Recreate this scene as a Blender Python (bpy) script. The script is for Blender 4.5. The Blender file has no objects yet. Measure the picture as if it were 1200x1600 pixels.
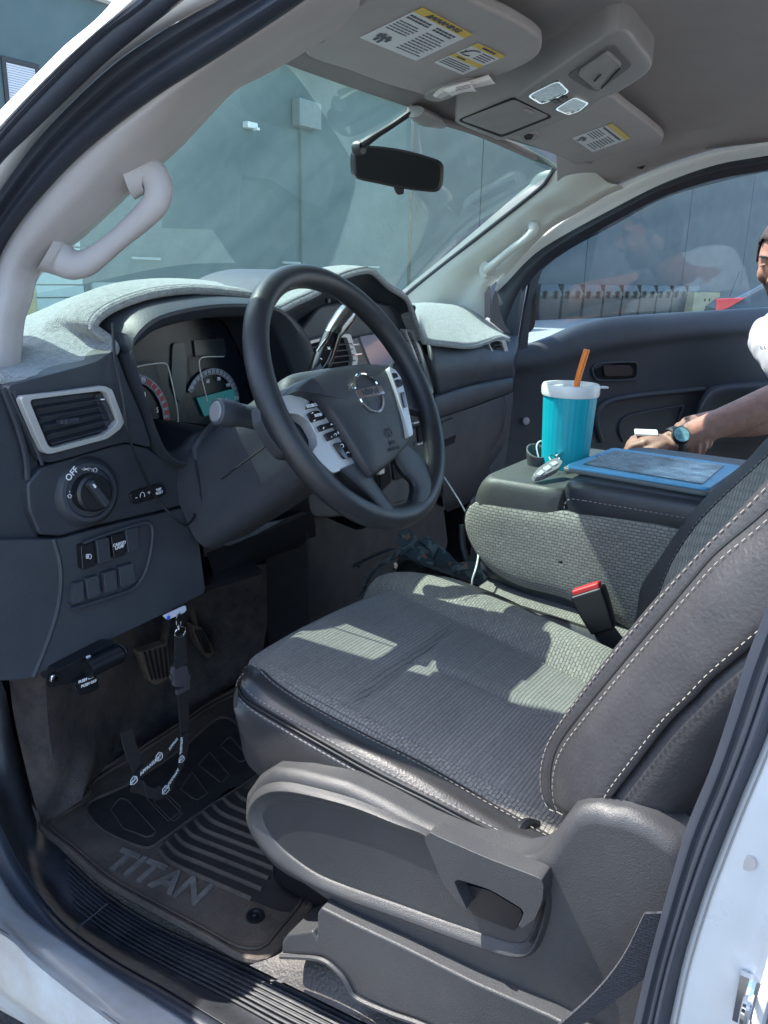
import bpy, bmesh, math, random
from mathutils import Vector, Matrix
R = math.radians
random.seed(7)
sc = bpy.context.scene
# ------------------------------------------------------------------ camera
CAM = Vector((-1.39, -.76, 1.39)); FPX = 1263.6
YAW, PIT, ROL = R(33.35), R(-16.3), R(1.2)
cf = Vector((math.cos(PIT)*math.cos(YAW), math.cos(PIT)*math.sin(YAW), math.sin(PIT)))
r0 = cf.cross(Vector((0, 0, 1))).normalized(); u0 = r0.cross(cf)
cr_ = r0*math.cos(ROL) + u0*math.sin(ROL); cu = -r0*math.sin(ROL) + u0*math.cos(ROL)
cam = bpy.data.cameras.new('camera'); co = bpy.data.objects.new('camera', cam); sc.collection.objects.link(co)
m3 = Matrix((cr_, cu, -cf)).transposed()
co.matrix_world = Matrix.Translation(CAM) @ m3.to_4x4()
cam.sensor_fit = 'VERTICAL'; cam.sensor_height = 36; cam.sensor_width = 27
cam.lens = 36*FPX/1600; cam.clip_start = .02; cam.clip_end = 3000
sc.camera = co
# ------------------------------------------------------------------ light
LD = Vector((.178, -.64, -1)).normalized()          # the way the sunlight travels
w = bpy.data.worlds.new('World'); sc.world = w; w.use_nodes = True
nt = w.node_tree; bg = nt.nodes['Background']
sky = nt.nodes.new('ShaderNodeTexSky'); sky.sky_type = 'NISHITA'; sky.sun_disc = False
sky.sun_elevation = math.asin(-LD.z); sky.sun_rotation = math.atan2(-LD.x, -LD.y)
sky.air_density = 1.0; sky.dust_density = 1.4; sky.ozone_density = 1.0
nt.links.new(sky.outputs[0], bg.inputs[0]); bg.inputs[1].default_value = .15
sl = bpy.data.lights.new('sun', 'SUN'); sl.energy = 2.9; sl.angle = R(.5); sl.color = (1, .95, .86)
so = bpy.data.objects.new('sun', sl); sc.collection.objects.link(so)
so.rotation_euler = LD.to_track_quat('-Z', 'Y').to_euler(); so.location = (3, 6, 12)
sc.view_settings.view_transform = 'Standard'; sc.view_settings.look = 'None'
sc.view_settings.exposure = 2.15; sc.view_settings.gamma = 1

# ------------------------------------------------------------------ helpers
def at(px, py, X=None, Y=None, Z=None, D=None, pl=None):
    d = cf + cr_*((px-600)/FPX) - cu*((py-800)/FPX)
    if pl: t = (pl[0]-CAM).dot(pl[1])/d.dot(pl[1])
    elif X is not None: t = (X-CAM.x)/d.x
    elif Y is not None: t = (Y-CAM.y)/d.y
    elif Z is not None: t = (Z-CAM.z)/d.z
    else: t = D
    return CAM + d*t
def A(L, **k): return [at(p[0], p[1], **k) for p in L]
def zz(ox, oy, s, L): return [(ox+a/s, oy+b/s) for a, b in L]
def V(*a): return Vector(a)
def cr(pts, n, closed=False, lin=False):
    P = [Vector(p) for p in pts]
    if closed: P = P + [P[0]]
    k = len(P)
    if k == 2 or lin:
        Q = P
    else:
        Q = []
        for i in range(k-1):
            p1, p2 = P[i], P[i+1]
            p0 = P[i-1] if i > 0 else (P[-2] if closed else p1*2-p2)
            p3 = P[i+2] if i+2 < k else (P[1] if closed else p2*2-p1)
            for j in range(8):
                t = j/8
                m1 = (p2-p0)*.5; m2 = (p3-p1)*.5
                L_ = (p2-p1).length
                if m1.length > L_*1.2: m1 = m1*(L_*1.2/m1.length)
                if m2.length > L_*1.2: m2 = m2*(L_*1.2/m2.length)
                Q.append(p1*(2*t**3-3*t*t+1)+m1*(t**3-2*t*t+t)+p2*(-2*t**3+3*t*t)+m2*(t**3-t*t))
        Q.append(P[-1])
    ln = [0]
    for i in range(1, len(Q)): ln.append(ln[-1]+(Q[i]-Q[i-1]).length)
    T = ln[-1] or 1e-9; out = []; j = 0
    cnt = n if closed else n-1
    for i in range(n):
        s = T*i/cnt
        while j < len(ln)-2 and ln[j+1] < s: j += 1
        seg = (ln[j+1]-ln[j]) or 1e-9
        out.append(Q[j].lerp(Q[j+1], min(1, max(0, (s-ln[j])/seg))))
    return out
def grid(rows, closed=False):
    n = len(rows[0]); v = [tuple(p) for r in rows for p in r]; f = []
    for i in range(len(rows)-1):
        for j in range(n if closed else n-1):
            a = i*n+j; b = i*n+(j+1) % n
            f.append((a, b, b+n, a+n))
    return v, f
def loft(rows, n=24, m=4, closed=False, lin=False, cap=False):
    Rw = [cr(r, n, closed, lin) for r in rows]; k = len(Rw)
    if k > 2 and m > 1:
        out = []
        cols = [cr_cols([Rw[i][j] for i in range(k)], m) for j in range(n)]
        Rw = [[cols[j][i] for j in range(n)] for i in range(len(cols[0]))]
    v, f = grid(Rw, closed)
    if cap:
        f = f + [tuple(range(n-1, -1, -1)), tuple(range(len(v)-n, len(v)))]
    return v, f
def cr_cols(P, m):
    out = []; k = len(P)
    for i in range(k-1):
        p1, p2 = P[i], P[i+1]; p0 = P[i-1] if i else p1; p3 = P[i+2] if i+2 < k else p2
        for j in range(m):
            t = j/m; m1 = (p2-p0)*.5; m2 = (p3-p1)*.5; L_ = (p2-p1).length
            if m1.length > L_*1.2: m1 = m1*(L_*1.2/m1.length)
            if m2.length > L_*1.2: m2 = m2*(L_*1.2/m2.length)
            out.append(p1*(2*t**3-3*t*t+1)+m1*(t**3-2*t*t+t)+p2*(-2*t**3+3*t*t)+m2*(t**3-t*t))
    out.append(P[-1]); return out
def prism(pts, vec):
    n = len(pts); vec = Vector(vec)
    v = [tuple(p) for p in pts]+[tuple(Vector(p)+vec) for p in pts]
    f = [tuple(range(n)), tuple(range(2*n-1, n-1, -1))]+[(i, i+n, (i+1) % n+n, (i+1) % n) for i in range(n)]
    return v, f
def ring2(outer, inner, vec):       # frame: two outlines of the same count, thickness vec
    n = len(outer); vec = Vector(vec); o = [Vector(p) for p in outer]; i_ = [Vector(p) for p in inner]
    v = [tuple(p) for p in o+i_+[p+vec for p in o]+[p+vec for p in i_]]; f = []
    for a in range(n):
        b = (a+1) % n
        f += [(a, b, n+b, n+a), (2*n+b, 2*n+a, 3*n+a, 3*n+b), (b, a, 2*n+a, 2*n+b), (n+a, n+b, 3*n+b, 3*n+a)]
    return v, f
def inset(pts, d, k=None):
    c = sum((Vector(p) for p in pts), Vector())/len(pts)
    return [Vector(p)+(c-Vector(p)).normalized()*d for p in pts]
def rnd(pts, n=4, f=.28):           # rounds the corners of an outline
    out = []; k = len(pts); P = [Vector(p) for p in pts]
    for i in range(k):
        a, b, c = P[i-1], P[i], P[(i+1) % k]
        s = b+(a-b)*min(f, .49); e = b+(c-b)*min(f, .49)
        for j in range(n+1):
            t = j/n; out.append(s*(1-t)**2+b*2*t*(1-t)+e*t*t)
    return out
def tube(pts, r, n=10, m=40, closed=False, lin=False, flat=1, up=None):
    Q = cr(pts, m, closed, lin)
    rr = r if isinstance(r, (list, tuple)) else [r, r]
    rows = []; k = len(Q); prev = None
    for i, q in enumerate(Q):
        if closed: t = (Q[(i+1) % k]-Q[i-1]).normalized()
        else: t = (Q[min(i+1, k-1)]-Q[max(i-1, 0)]).normalized()
        if prev is None:
            a = Vector(up) if up else (Vector((0, 0, 1)) if abs(t.z) < .9 else Vector((1, 0, 0)))
        else: a = prev
        a = (a-t*a.dot(t)).normalized(); b = t.cross(a); prev = a
        x = i/(k-1)*(len(rr)-1); j = min(int(x), len(rr)-2); rad = rr[j]*(1-(x-j))+rr[j+1]*(x-j)
        rows.append([q+a*math.cos(2*math.pi*c/n)*rad*flat+b*math.sin(2*math.pi*c/n)*rad for c in range(n)])
    if closed: rows.append(rows[0])
    v, f = grid(rows, True)
    if not closed: f = f+[tuple(range(n-1, -1, -1)), tuple(range(len(v)-n, len(v)))]
    return v, f
def ribbon(pts, wv, m=40, th=.0015, lin=False):
    Q = cr(pts, m, False, lin); v = []; f = []; k = len(Q)
    W_ = wv if isinstance(wv, list) else [wv, wv]
    rows = []
    for i, q in enumerate(Q):
        x = i/(k-1)*(len(W_)-1); j = min(int(x), len(W_)-2); wd = Vector(W_[j]).lerp(Vector(W_[j+1]), x-j)
        t = (Q[min(i+1, k-1)]-Q[max(i-1, 0)]).normalized(); nn = t.cross(wd).normalized()*th
        rows.append([q-wd/2+nn, q+wd/2+nn, q+wd/2-nn, q-wd/2-nn])
    v, f = grid(rows, True)
    return v, f+[(3, 2, 1, 0), (len(v)-4, len(v)-3, len(v)-2, len(v)-1)]
def idx(P, m=6):
    P = [Vector(p) for p in P]; return cr_cols(P, m)
def mks(name, shapes_list, mat_, parent, **k):
    return [mk(name, s, mat_, parent, **k) for s in shapes_list]
def box(c, sx, sy, sz, ax=None):
    c = Vector(c); ax = ax or (V(1, 0, 0), V(0, 1, 0), V(0, 0, 1)); v = []
    for k in (-.5, .5):
        for j in (-.5, .5):
            for i in (-.5, .5): v.append(tuple(c+ax[0]*i*sx+ax[1]*j*sy+ax[2]*k*sz))
    return v, [(0, 2, 3, 1), (4, 5, 7, 6), (0, 1, 5, 4), (2, 6, 7, 3), (0, 4, 6, 2), (1, 3, 7, 5)]
def frame_of(d, up=(0, 0, 1)):
    d = Vector(d).normalized(); a = Vector(up); a = (a-d*a.dot(d))
    a = a.normalized() if a.length > 1e-4 else d.orthogonal().normalized()
    return a.cross(d), a, d
def lathe(prof, c, axis=(0, 0, 1), n=32, sq=1):     # prof: (radius, height) along the axis
    x, y, d = frame_of(axis, (0, 0, 1) if abs(Vector(axis).normalized().z) < .9 else (0, 1, 0)); c = Vector(c)
    rows = [[c+d*h+(x*math.cos(2*math.pi*i/n)+y*math.sin(2*math.pi*i/n)*sq)*max(r, 1e-5) for i in range(n)] for r, h in prof]
    v, f = grid(rows, True)
    return v, f+[tuple(range(n-1, -1, -1)), tuple(range(len(v)-n, len(v)))]
def circ(c, r, x, y, n=24, a0=0, a1=360):
    x = Vector(x); y = Vector(y); c = Vector(c); full = a1-a0 >= 360
    return [c+x*r*math.cos(R(a0+(a1-a0)*i/(n if full else n-1)))+y*r*math.sin(R(a0+(a1-a0)*i/(n if full else n-1))) for i in range(n)]
def dashes(pts, ln=.0055, gap=.0035, r=.0007, off=(0, 0, 0)):
    L_ = sum((Vector(pts[i+1])-Vector(pts[i])).length for i in range(len(pts)-1))
    n = max(2, int(L_/(ln+gap))); Q = cr(pts, n*2+1); out = []
    for i in range(n):
        a, b = Q[2*i]+Vector(off), Q[2*i+1]+Vector(off)
        b = a+(b-a).normalized()*ln if (b-a).length > 1e-6 else b
        out.append(tube([a, b], r, 4, 2, lin=True))
    return out
def mk(name, shapes, mat, parent=None, bevel=0, seg=3, ang=35, solid=0, sub=0, smooth=True, off=-1):
    if isinstance(shapes, tuple): shapes = [shapes]
    v = []; f = []
    for sv, sf in shapes:
        k = len(v); v += list(sv); f += [tuple(i+k for i in q) for q in sf]
    o0 = Vector(); p = parent
    while p is not None: o0 += p.location; p = p.parent
    v = [tuple(Vector(q)-o0) for q in v]
    me = bpy.data.meshes.new(name); me.from_pydata(v, [], f)
    bm = bmesh.new(); bm.from_mesh(me)
    bmesh.ops.remove_doubles(bm, verts=bm.verts, dist=1e-6)
    bmesh.ops.recalc_face_normals(bm, faces=bm.faces); bm.to_mesh(me); bm.free()
    if smooth:
        for q in me.polygons: q.use_smooth = True
        if not bevel: me.set_sharp_from_angle(angle=R(ang))
    me.materials.append(mat)
    o = bpy.data.objects.new(name, me); sc.collection.objects.link(o)
    if parent: o.parent = parent
    if solid:
        s = o.modifiers.new('s', 'SOLIDIFY'); s.thickness = solid; s.offset = off
    if sub:
        s = o.modifiers.new('u', 'SUBSURF'); s.levels = sub; s.render_levels = sub
    if bevel:
        b = o.modifiers.new('b', 'BEVEL'); b.width = bevel; b.segments = seg; b.limit_method = 'ANGLE'; b.angle_limit = R(30)
        b.harden_normals = True
    return o
def thing(name, label, cat, loc=(0, 0, 0), group=None):
    o = bpy.data.objects.new(name, None); sc.collection.objects.link(o); o.location = loc
    o.empty_display_size = .1; tag(o, label, cat, group); return o
def tag(o, label, cat, group=None):
    o['label'] = label; o['category'] = cat
    if group: o['group'] = group
    return o
def struct(o, kind='structure'): o['kind'] = kind; return o
def text(s, c, xd, yd, size, depth=.0004, sx=1, bold=0, flip=False):
    """centre c, reading direction xd, up direction yd; returns (verts, faces)"""
    cu_ = bpy.data.curves.new('t', 'FONT'); cu_.body = s; cu_.size = 1; cu_.align_x = 'CENTER'; cu_.align_y = 'CENTER'
    cu_.offset = bold; cu_.resolution_u = 3; cu_.extrude = .02
    o = bpy.data.objects.new('t', cu_); sc.collection.objects.link(o)
    dg = bpy.context.evaluated_depsgraph_get(); dg.update()
    me = bpy.data.meshes.new_from_object(o.evaluated_get(dg))
    xd = Vector(xd).normalized(); yd = Vector(yd); yd = (yd-xd*yd.dot(xd)).normalized(); zd = xd.cross(yd)
    v = [tuple(Vector(c)+xd*p.co.x*size*sx+yd*p.co.y*size+zd*(p.co.z/.02*depth)) for p in me.vertices]
    f = [tuple(q.vertices) for q in me.polygons]
    bpy.data.objects.remove(o); bpy.data.curves.remove(cu_); bpy.data.meshes.remove(me)
    return v, f
# ------------------------------------------------------------------ materials
def mat(name, col, rough=.5, metal=0, spec=.5, bump=0, bsc=300, var=.12, vsc=7, coat=0, dust=0, dcol=(.35, .3, .25), sheen=0, rvar=.12):
    m = bpy.data.materials.new(name); m.use_nodes = True; t = m.node_tree; N = t.nodes; L = t.links
    b = N['Principled BSDF']; tc = N.new('ShaderNodeTexCoord')
    n1 = N.new('ShaderNodeTexNoise'); n1.inputs['Scale'].default_value = vsc; n1.inputs['Detail'].default_value = 6; n1.inputs['Roughness'].default_value = .65
    L.new(tc.outputs['Object'], n1.inputs['Vector'])
    mr = N.new('ShaderNodeMapRange'); mr.inputs[1].default_value = .3; mr.inputs[2].default_value = .7
    mr.inputs[3].default_value = 1-var; mr.inputs[4].default_value = 1+var; L.new(n1.outputs['Fac'], mr.inputs[0])
    vm = N.new('ShaderNodeVectorMath'); vm.operation = 'SCALE'; vm.inputs[0].default_value = col; L.new(mr.outputs[0], vm.inputs['Scale'])
    out = vm.outputs[0]
    if dust:
        n2 = N.new('ShaderNodeTexNoise'); n2.inputs['Scale'].default_value = 4.5; n2.inputs['Detail'].default_value = 10; n2.inputs['Roughness'].default_value = .75
        L.new(tc.outputs['Object'], n2.inputs['Vector'])
        m2 = N.new('ShaderNodeMapRange'); m2.inputs[1].default_value = .4; m2.inputs[2].default_value = .72; m2.inputs[3].default_value = 0; m2.inputs[4].default_value = dust
        L.new(n2.outputs['Fac'], m2.inputs[0]); mx = N.new('ShaderNodeMix'); mx.data_type = 'RGBA'
        L.new(m2.outputs[0], mx.inputs[0]); L.new(out, mx.inputs[6]); mx.inputs[7].default_value = (*dcol, 1); out = mx.outputs[2]
    L.new(out, b.inputs['Base Color'])
    m3_ = N.new('ShaderNodeMapRange'); m3_.inputs[1].default_value = .3; m3_.inputs[2].default_value = .7
    m3_.inputs[3].default_value = max(.02, rough*(1-rvar)); m3_.inputs[4].default_value = min(1, rough*(1+rvar))
    n3 = N.new('ShaderNodeTexNoise'); n3.inputs['Scale'].default_value = vsc*3.1; n3.inputs['Detail'].default_value = 5
    L.new(tc.outputs['Object'], n3.inputs['Vector']); L.new(n3.outputs['Fac'], m3_.inputs[0]); L.new(m3_.outputs[0], b.inputs['Roughness'])
    b.inputs['Metallic'].default_value = metal; b.inputs['Specular IOR Level'].default_value = spec
    b.inputs['Coat Weight'].default_value = coat; b.inputs['Sheen Weight'].default_value = sheen
    if bump:
        nb = N.new('ShaderNodeTexNoise'); nb.inputs['Scale'].default_value = bsc; nb.inputs['Detail'].default_value = 3
        L.new(tc.outputs['Object'], nb.inputs['Vector']); bp = N.new('ShaderNodeBump'); bp.inputs['Strength'].default_value = 1
        bp.inputs['Distance'].default_value = bump; L.new(nb.outputs['Fac'], bp.inputs['Height']); L.new(bp.outputs[0], b.inputs['Normal'])
    return m
def weave(name, c1, c2, dark, plane='XY', bw=.02, rh=.0075, mort=.0011, bump=.0012, rot=0):
    m = mat(name, c1, .9, spec=.15, sheen=.15); t = m.node_tree; N = t.nodes; L = t.links; b = N['Principled BSDF']
    tc = N.new('ShaderNodeTexCoord'); sx = N.new('ShaderNodeSeparateXYZ'); L.new(tc.outputs['Object'], sx.inputs[0])
    cx = N.new('ShaderNodeCombineXYZ'); L.new(sx.outputs[{'X': 0, 'Y': 1, 'Z': 2}[plane[0]]], cx.inputs[0]); L.new(sx.outputs[{'X': 0, 'Y': 1, 'Z': 2}[plane[1]]], cx.inputs[1])
    nz = N.new('ShaderNodeTexNoise'); nz.inputs['Scale'].default_value = 9; L.new(tc.outputs['Object'], nz.inputs['Vector'])
    ws = N.new('ShaderNodeVectorMath'); ws.operation = 'SCALE'; ws.inputs['Scale'].default_value = .006; L.new(nz.outputs['Color'], ws.inputs[0])
    ad = N.new('ShaderNodeVectorMath'); L.new(cx.outputs[0], ad.inputs[0]); L.new(ws.outputs[0], ad.inputs[1])
    br = N.new('ShaderNodeTexBrick'); br.inputs['Scale'].default_value = 1; br.inputs['Brick Width'].default_value = bw
    br.inputs['Row Height'].default_value = rh; br.inputs['Mortar Size'].default_value = mort; br.inputs['Mortar Smooth'].default_value = .6
    br.inputs['Color1'].default_value = (*c1, 1); br.inputs['Color2'].default_value = (*c2, 1); br.inputs['Mortar'].default_value = (*dark, 1)
    L.new(ad.outputs[0], br.inputs['Vector'])
    nm_ = N.new('ShaderNodeTexNoise'); nm_.inputs['Scale'].default_value = 260; nm_.inputs['Detail'].default_value = 4; L.new(tc.outputs['Object'], nm_.inputs['Vector'])
    nl_ = N.new('ShaderNodeTexNoise'); nl_.inputs['Scale'].default_value = 6; nl_.inputs['Detail'].default_value = 7; L.new(tc.outputs['Object'], nl_.inputs['Vector'])
    av = N.new('ShaderNodeMath'); L.new(nm_.outputs['Fac'], av.inputs[0]); L.new(nl_.outputs['Fac'], av.inputs[1])
    mq = N.new('ShaderNodeMapRange'); mq.inputs[1].default_value = .7; mq.inputs[2].default_value = 1.3; mq.inputs[3].default_value = .78; mq.inputs[4].default_value = 1.22; L.new(av.outputs[0], mq.inputs[0])
    vs = N.new('ShaderNodeVectorMath'); vs.operation = 'SCALE'; L.new(br.outputs['Color'], vs.inputs[0]); L.new(mq.outputs[0], vs.inputs['Scale']); L.new(vs.outputs[0], b.inputs['Base Color'])
    bp = N.new('ShaderNodeBump'); bp.invert = True; bp.inputs['Distance'].default_value = bump; L.new(br.outputs['Fac'], bp.inputs['Height'])
    n4 = N.new('ShaderNodeTexNoise'); n4.inputs['Scale'].default_value = 1400; L.new(tc.outputs['Object'], n4.inputs['Vector'])
    b2 = N.new('ShaderNodeBump'); b2.inputs['Distance'].default_value = .0004; L.new(n4.outputs['Fac'], b2.inputs['Height']); L.new(bp.outputs[0], b2.inputs['Normal'])
    L.new(b2.outputs[0], b.inputs['Normal']); return m
def glass(name, tint, refl=.06, dirt=.0, dcol=(.6, .65, .65), ior=1.5, cap=1):
    m = bpy.data.materials.new(name); m.use_nodes = True; t = m.node_tree; N = t.nodes; L = t.links
    N.remove(N['Principled BSDF']); out = N['Material Output']
    tr = N.new('ShaderNodeBsdfTransparent'); tr.inputs[0].default_value = (*tint, 1)
    gl = N.new('ShaderNodeBsdfGlossy'); gl.inputs['Roughness'].default_value = .01
    fr = N.new('ShaderNodeFresnel'); fr.inputs[0].default_value = ior
    ad = N.new('ShaderNodeMath'); ad.operation = 'ADD'; ad.use_clamp = True; ad.inputs[1].default_value = refl; L.new(fr.outputs[0], ad.inputs[0])
    mn_ = N.new('ShaderNodeMath'); mn_.operation = 'MINIMUM'; mn_.inputs[1].default_value = cap; L.new(ad.outputs[0], mn_.inputs[0]); ad = mn_
    mx = N.new('ShaderNodeMixShader'); L.new(ad.outputs[0], mx.inputs[0]); L.new(tr.outputs[0], mx.inputs[1]); L.new(gl.outputs[0], mx.inputs[2])
    last = mx.outputs[0]
    if dirt:
        df = N.new('ShaderNodeBsdfDiffuse'); df.inputs[0].default_value = (*dcol, 1)
        tl = N.new('ShaderNodeBsdfTranslucent'); tl.inputs[0].default_value = (*dcol, 1)
        dt = N.new('ShaderNodeMixShader'); dt.inputs[0].default_value = .6; L.new(df.outputs[0], dt.inputs[1]); L.new(tl.outputs[0], dt.inputs[2])
        tc = N.new('ShaderNodeTexCoord'); nz = N.new('ShaderNodeTexNoise'); nz.inputs['Scale'].default_value = 7; nz.inputs['Detail'].default_value = 9; nz.inputs['Roughness'].default_value = .7
        mp = N.new('ShaderNodeMapping'); mp.inputs['Scale'].default_value = (1, .35, .35); L.new(tc.outputs['Object'], mp.inputs[0]); L.new(mp.outputs[0], nz.inputs['Vector'])
        mr = N.new('ShaderNodeMapRange'); mr.inputs[1].default_value = .3; mr.inputs[2].default_value = .8; mr.inputs[3].default_value = dirt*.45; mr.inputs[4].default_value = dirt*1.6
        L.new(nz.outputs['Fac'], mr.inputs[0]); m2 = N.new('ShaderNodeMixShader'); L.new(mr.outputs[0], m2.inputs[0]); L.new(last, m2.inputs[1]); L.new(dt.outputs[0], m2.inputs[2]); last = m2.outputs[0]
    L.new(last, out.inputs[0]); return m
def emis(name, col, s):
    m = bpy.data.materials.new(name); m.use_nodes = True; b = m.node_tree.nodes['Principled BSDF']
    b.inputs['Base Color'].default_value = (.02, .02, .02, 1); b.inputs['Emission Color'].default_value = (*col, 1); b.inputs['Emission Strength'].default_value = s; return m
K = {}
K['dash'] = mat('dash_plastic', (.026, .032, .042), .5, bump=.0005, bsc=700, var=.18, dust=.16, dcol=(.085, .09, .1))
K['dash2'] = mat('dash_soft', (.031, .037, .047), .56, bump=.0005, bsc=600, var=.18, dust=.16, dcol=(.095, .1, .105))
K['black'] = mat('black_plastic', (.008, .009, .012), .4, bump=.0001, bsc=600)
K['hole'] = mat('dark_recess', (.003, .003, .004), .9)
K['gloss'] = mat('gloss_black', (.006, .006, .008), .12, coat=.3)
K['silver'] = mat('satin_silver_trim', (.46, .47, .465), .36, metal=.35, bump=.00005, bsc=900, var=.05)
K['chrome'] = mat('chrome', (.8, .81, .82), .08, metal=1, var=.03)
K['rim'] = mat('wheel_rubber', (.018, .020, .024), .42, bump=.0003, bsc=800, var=.2, vsc=12)
K['hub'] = mat('airbag_vinyl', (.020, .023, .029), .5, bump=.0005, bsc=500, var=.15)
K['leather'] = mat('black_leather', (.026, .026, .028), .30, bump=.00026, bsc=420, var=.15, vsc=10, spec=.5)
K['leather2'] = mat('side_leather', (.034, .034, .039), .46, bump=.0006, bsc=240, var=.2, vsc=9, dust=.15, dcol=(.08, .075, .075))
K['shield'] = mat('grey_seat_plastic', (.036, .038, .043), .48, bump=.0005, bsc=800, var=.14, dust=.2, dcol=(.09, .085, .08))
K['thread'] = mat('off_white_thread', (.25, .235, .215), .8)
K['carpet'] = mat('carpet', (.034, .036, .042), .95, bump=.003, bsc=420, var=.4, vsc=45, dust=.9, dcol=(.13, .11, .10), spec=.1)
K['rubber'] = mat('rubber_mat', (.058, .047, .040), .72, bump=.0009, bsc=220, dust=.95, dcol=(.135, .104, .080), var=.35, vsc=22)
K['sill'] = mat('sill_plastic', (.017, .020, .027), .55, bump=.0003, bsc=600, dust=.6, dcol=(.075, .078, .085), var=.3, vsc=18)
K['seal'] = mat('rubber_seal', (.022, .028, .042), .55, bump=.0002, bsc=300, var=.15)
K['white'] = mat('white_paint', (.80, .83, .85), .22, coat=.5, var=.04, dust=.12, dcol=(.45, .4, .34))
K['sillwhite'] = mat('dirty_white_paint', (.62, .68, .72), .35, coat=.2, var=.07, vsc=12, dust=.8, dcol=(.42, .36, .30))
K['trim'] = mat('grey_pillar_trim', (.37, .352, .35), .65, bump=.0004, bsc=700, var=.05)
K['trimR'] = mat('lit_pillar_trim', (.50, .51, .48), .6, bump=.0004, bsc=700, var=.05)  # lit copy of the pillar trim, brightness put into the colour
K['head'] = mat('headliner_fabric', (.30, .286, .285), .95, bump=.0008, bsc=900, var=.06, spec=.1)
K['visor'] = mat('visor_vinyl', (.345, .33, .328), .7, bump=.0006, bsc=700, var=.05)
K['cons'] = mat('overhead_plastic', (.25, .248, .25), .55, bump=.0002, bsc=900, var=.05)
K['mat'] = mat('grey_felt', (.24, .262, .262), .98, bump=.004, bsc=420, var=.3, vsc=120, sheen=.4, spec=.05)
K['weave'] = weave('seat_weave', (.205, .195, .175), (.25, .238, .21), (.13, .125, .115), 'XY', .0095, .0048, .0007)
K['rib'] = weave('seat_rib', (.168, .160, .150), (.19, .181, .168), (.122, .118, .112), 'XY', .3, .0050, .0009, .0006)
K['weaveZ'] = weave('console_weave', (.20, .197, .18), (.25, .244, .22), (.125, .122, .115), 'YZ', .0100, .0052, .0008)
K['label'] = mat('label_paper', (.62, .66, .68), .5, var=.03)
K['yellow'] = mat('label_yellow', (.62, .45, .06), .5, var=.03)
K['ink'] = mat('label_ink', (.06, .07, .09), .6)
K['inkw'] = mat('white_ink', (.7, .73, .76), .5)
K['paper'] = mat('receipt_paper', (.7, .68, .68), .7)
# ================================================================== setting
asph = mat('asphalt', (.05, .05, .052), .9, bump=.004, bsc=160, var=.5, vsc=90)
conc = mat('concrete_paving', (.38, .365, .335), .9, bump=.002, bsc=60, var=.08, vsc=3)
struct(mk('ground', [([(-300, -300, 0), (300, -300, 0), (300, 300, 0), (-300, 300, 0)], [(0, 1, 2, 3)])], asph))
struct(mk('pavement', [([(-40, 5, .004), (80, 5, .004), (80, 12.6, .004), (-40, 12.6, .004)], [(0, 1, 2, 3)]),
                       ([(2.2, -20, .004), (80, -20, .004), (80, 5, .004), (2.2, 5, .004)], [(0, 1, 2, 3)]), ([(-40, -30, .004), (-2.6, -30, .004), (-2.6, 5, .004), (-40, 5, .004)], [(0, 1, 2, 3)])], conc))  # unseen driver side slab added to bounce sunlight up to the headliner
WY = 12.5
def wall_mat(name, c, panel):
    m = mat(name, c, .75, bump=.003, bsc=14, var=.10, vsc=.9); t = m.node_tree; N = t.nodes; L = t.links; b = N['Principled BSDF']
    return m
mw = wall_mat('painted_tilt_up_concrete', (.058, .102, .110), 2.4)
mw2 = mat('grey_metal_cladding', (.078, .088, .098), .6, bump=.002, bsc=8, var=.05, vsc=.6)
xs = at(640, 300, Y=WY).x
ztop = at(480, 112, Y=WY).z
bld = thing('warehouse', 'long blue grey warehouse wall with a pale roof flashing, seen beyond the windscreen', 'building', (xs, WY+4, 0))
seams = [at(p, 300, Y=WY).x for p in (476-60,)]
# tilt up panels, butted with shadow gaps
gx = [-9.0, xs]
gx = sorted([g for g in gx if g < xs-1])+[xs]
for a, b_ in zip(gx[:-1], gx[1:]):
    mk('wall_panel', prism([V(a+.012, WY, 0), V(b_-.012, WY, 0), V(b_-.012, WY, ztop), V(a+.012, WY, ztop)], (0, .25, 0)), mw, bld, bevel=.01, seg=1)
mk('wall_core', box((xs/2-4.5+.0, WY+4.1, ztop/2-.05), xs+9-.1, 7.6, ztop-.1), K['hole'], bld)
mk('roof_flashing', box((xs/2-4.5, WY+.08, ztop+.17), xs+9, .5, .34), mat('white_flashing', (.75, .75, .73), .5, var=.03), bld, bevel=.01)
# the upper window in the left of the wall
wq = A([(8, 97), (54, 108), (54, 165), (8, 158)], Y=WY)
wx0, wx1, wz0, wz1 = wq[0].x, wq[1].x, wq[3].z, wq[0].z
wf = mk('window', ring2([V(wx0-.08, WY-.03, wz0-.08), V(wx1+.08, WY-.03, wz0-.08), V(wx1+.08, WY-.03, wz1+.08), V(wx0-.08, WY-.03, wz1+.08)],
        [V(wx0, WY-.03, wz0), V(wx1, WY-.03, wz0), V(wx1, WY-.03, wz1), V(wx0, WY-.03, wz1)], (0, .028, 0)), K['black'], bld, bevel=.01)
blm = mat('window_blind', (.45, .5, .55), .6, var=.02)
mk('blind', [box(((wx0+wx1)/2, WY-.012, wz0+(i+.5)*(wz1-wz0)/16), wx1-wx0-.01, .012, (wz1-wz0)/16*.8) for i in range(16)], blm, wf)
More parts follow.
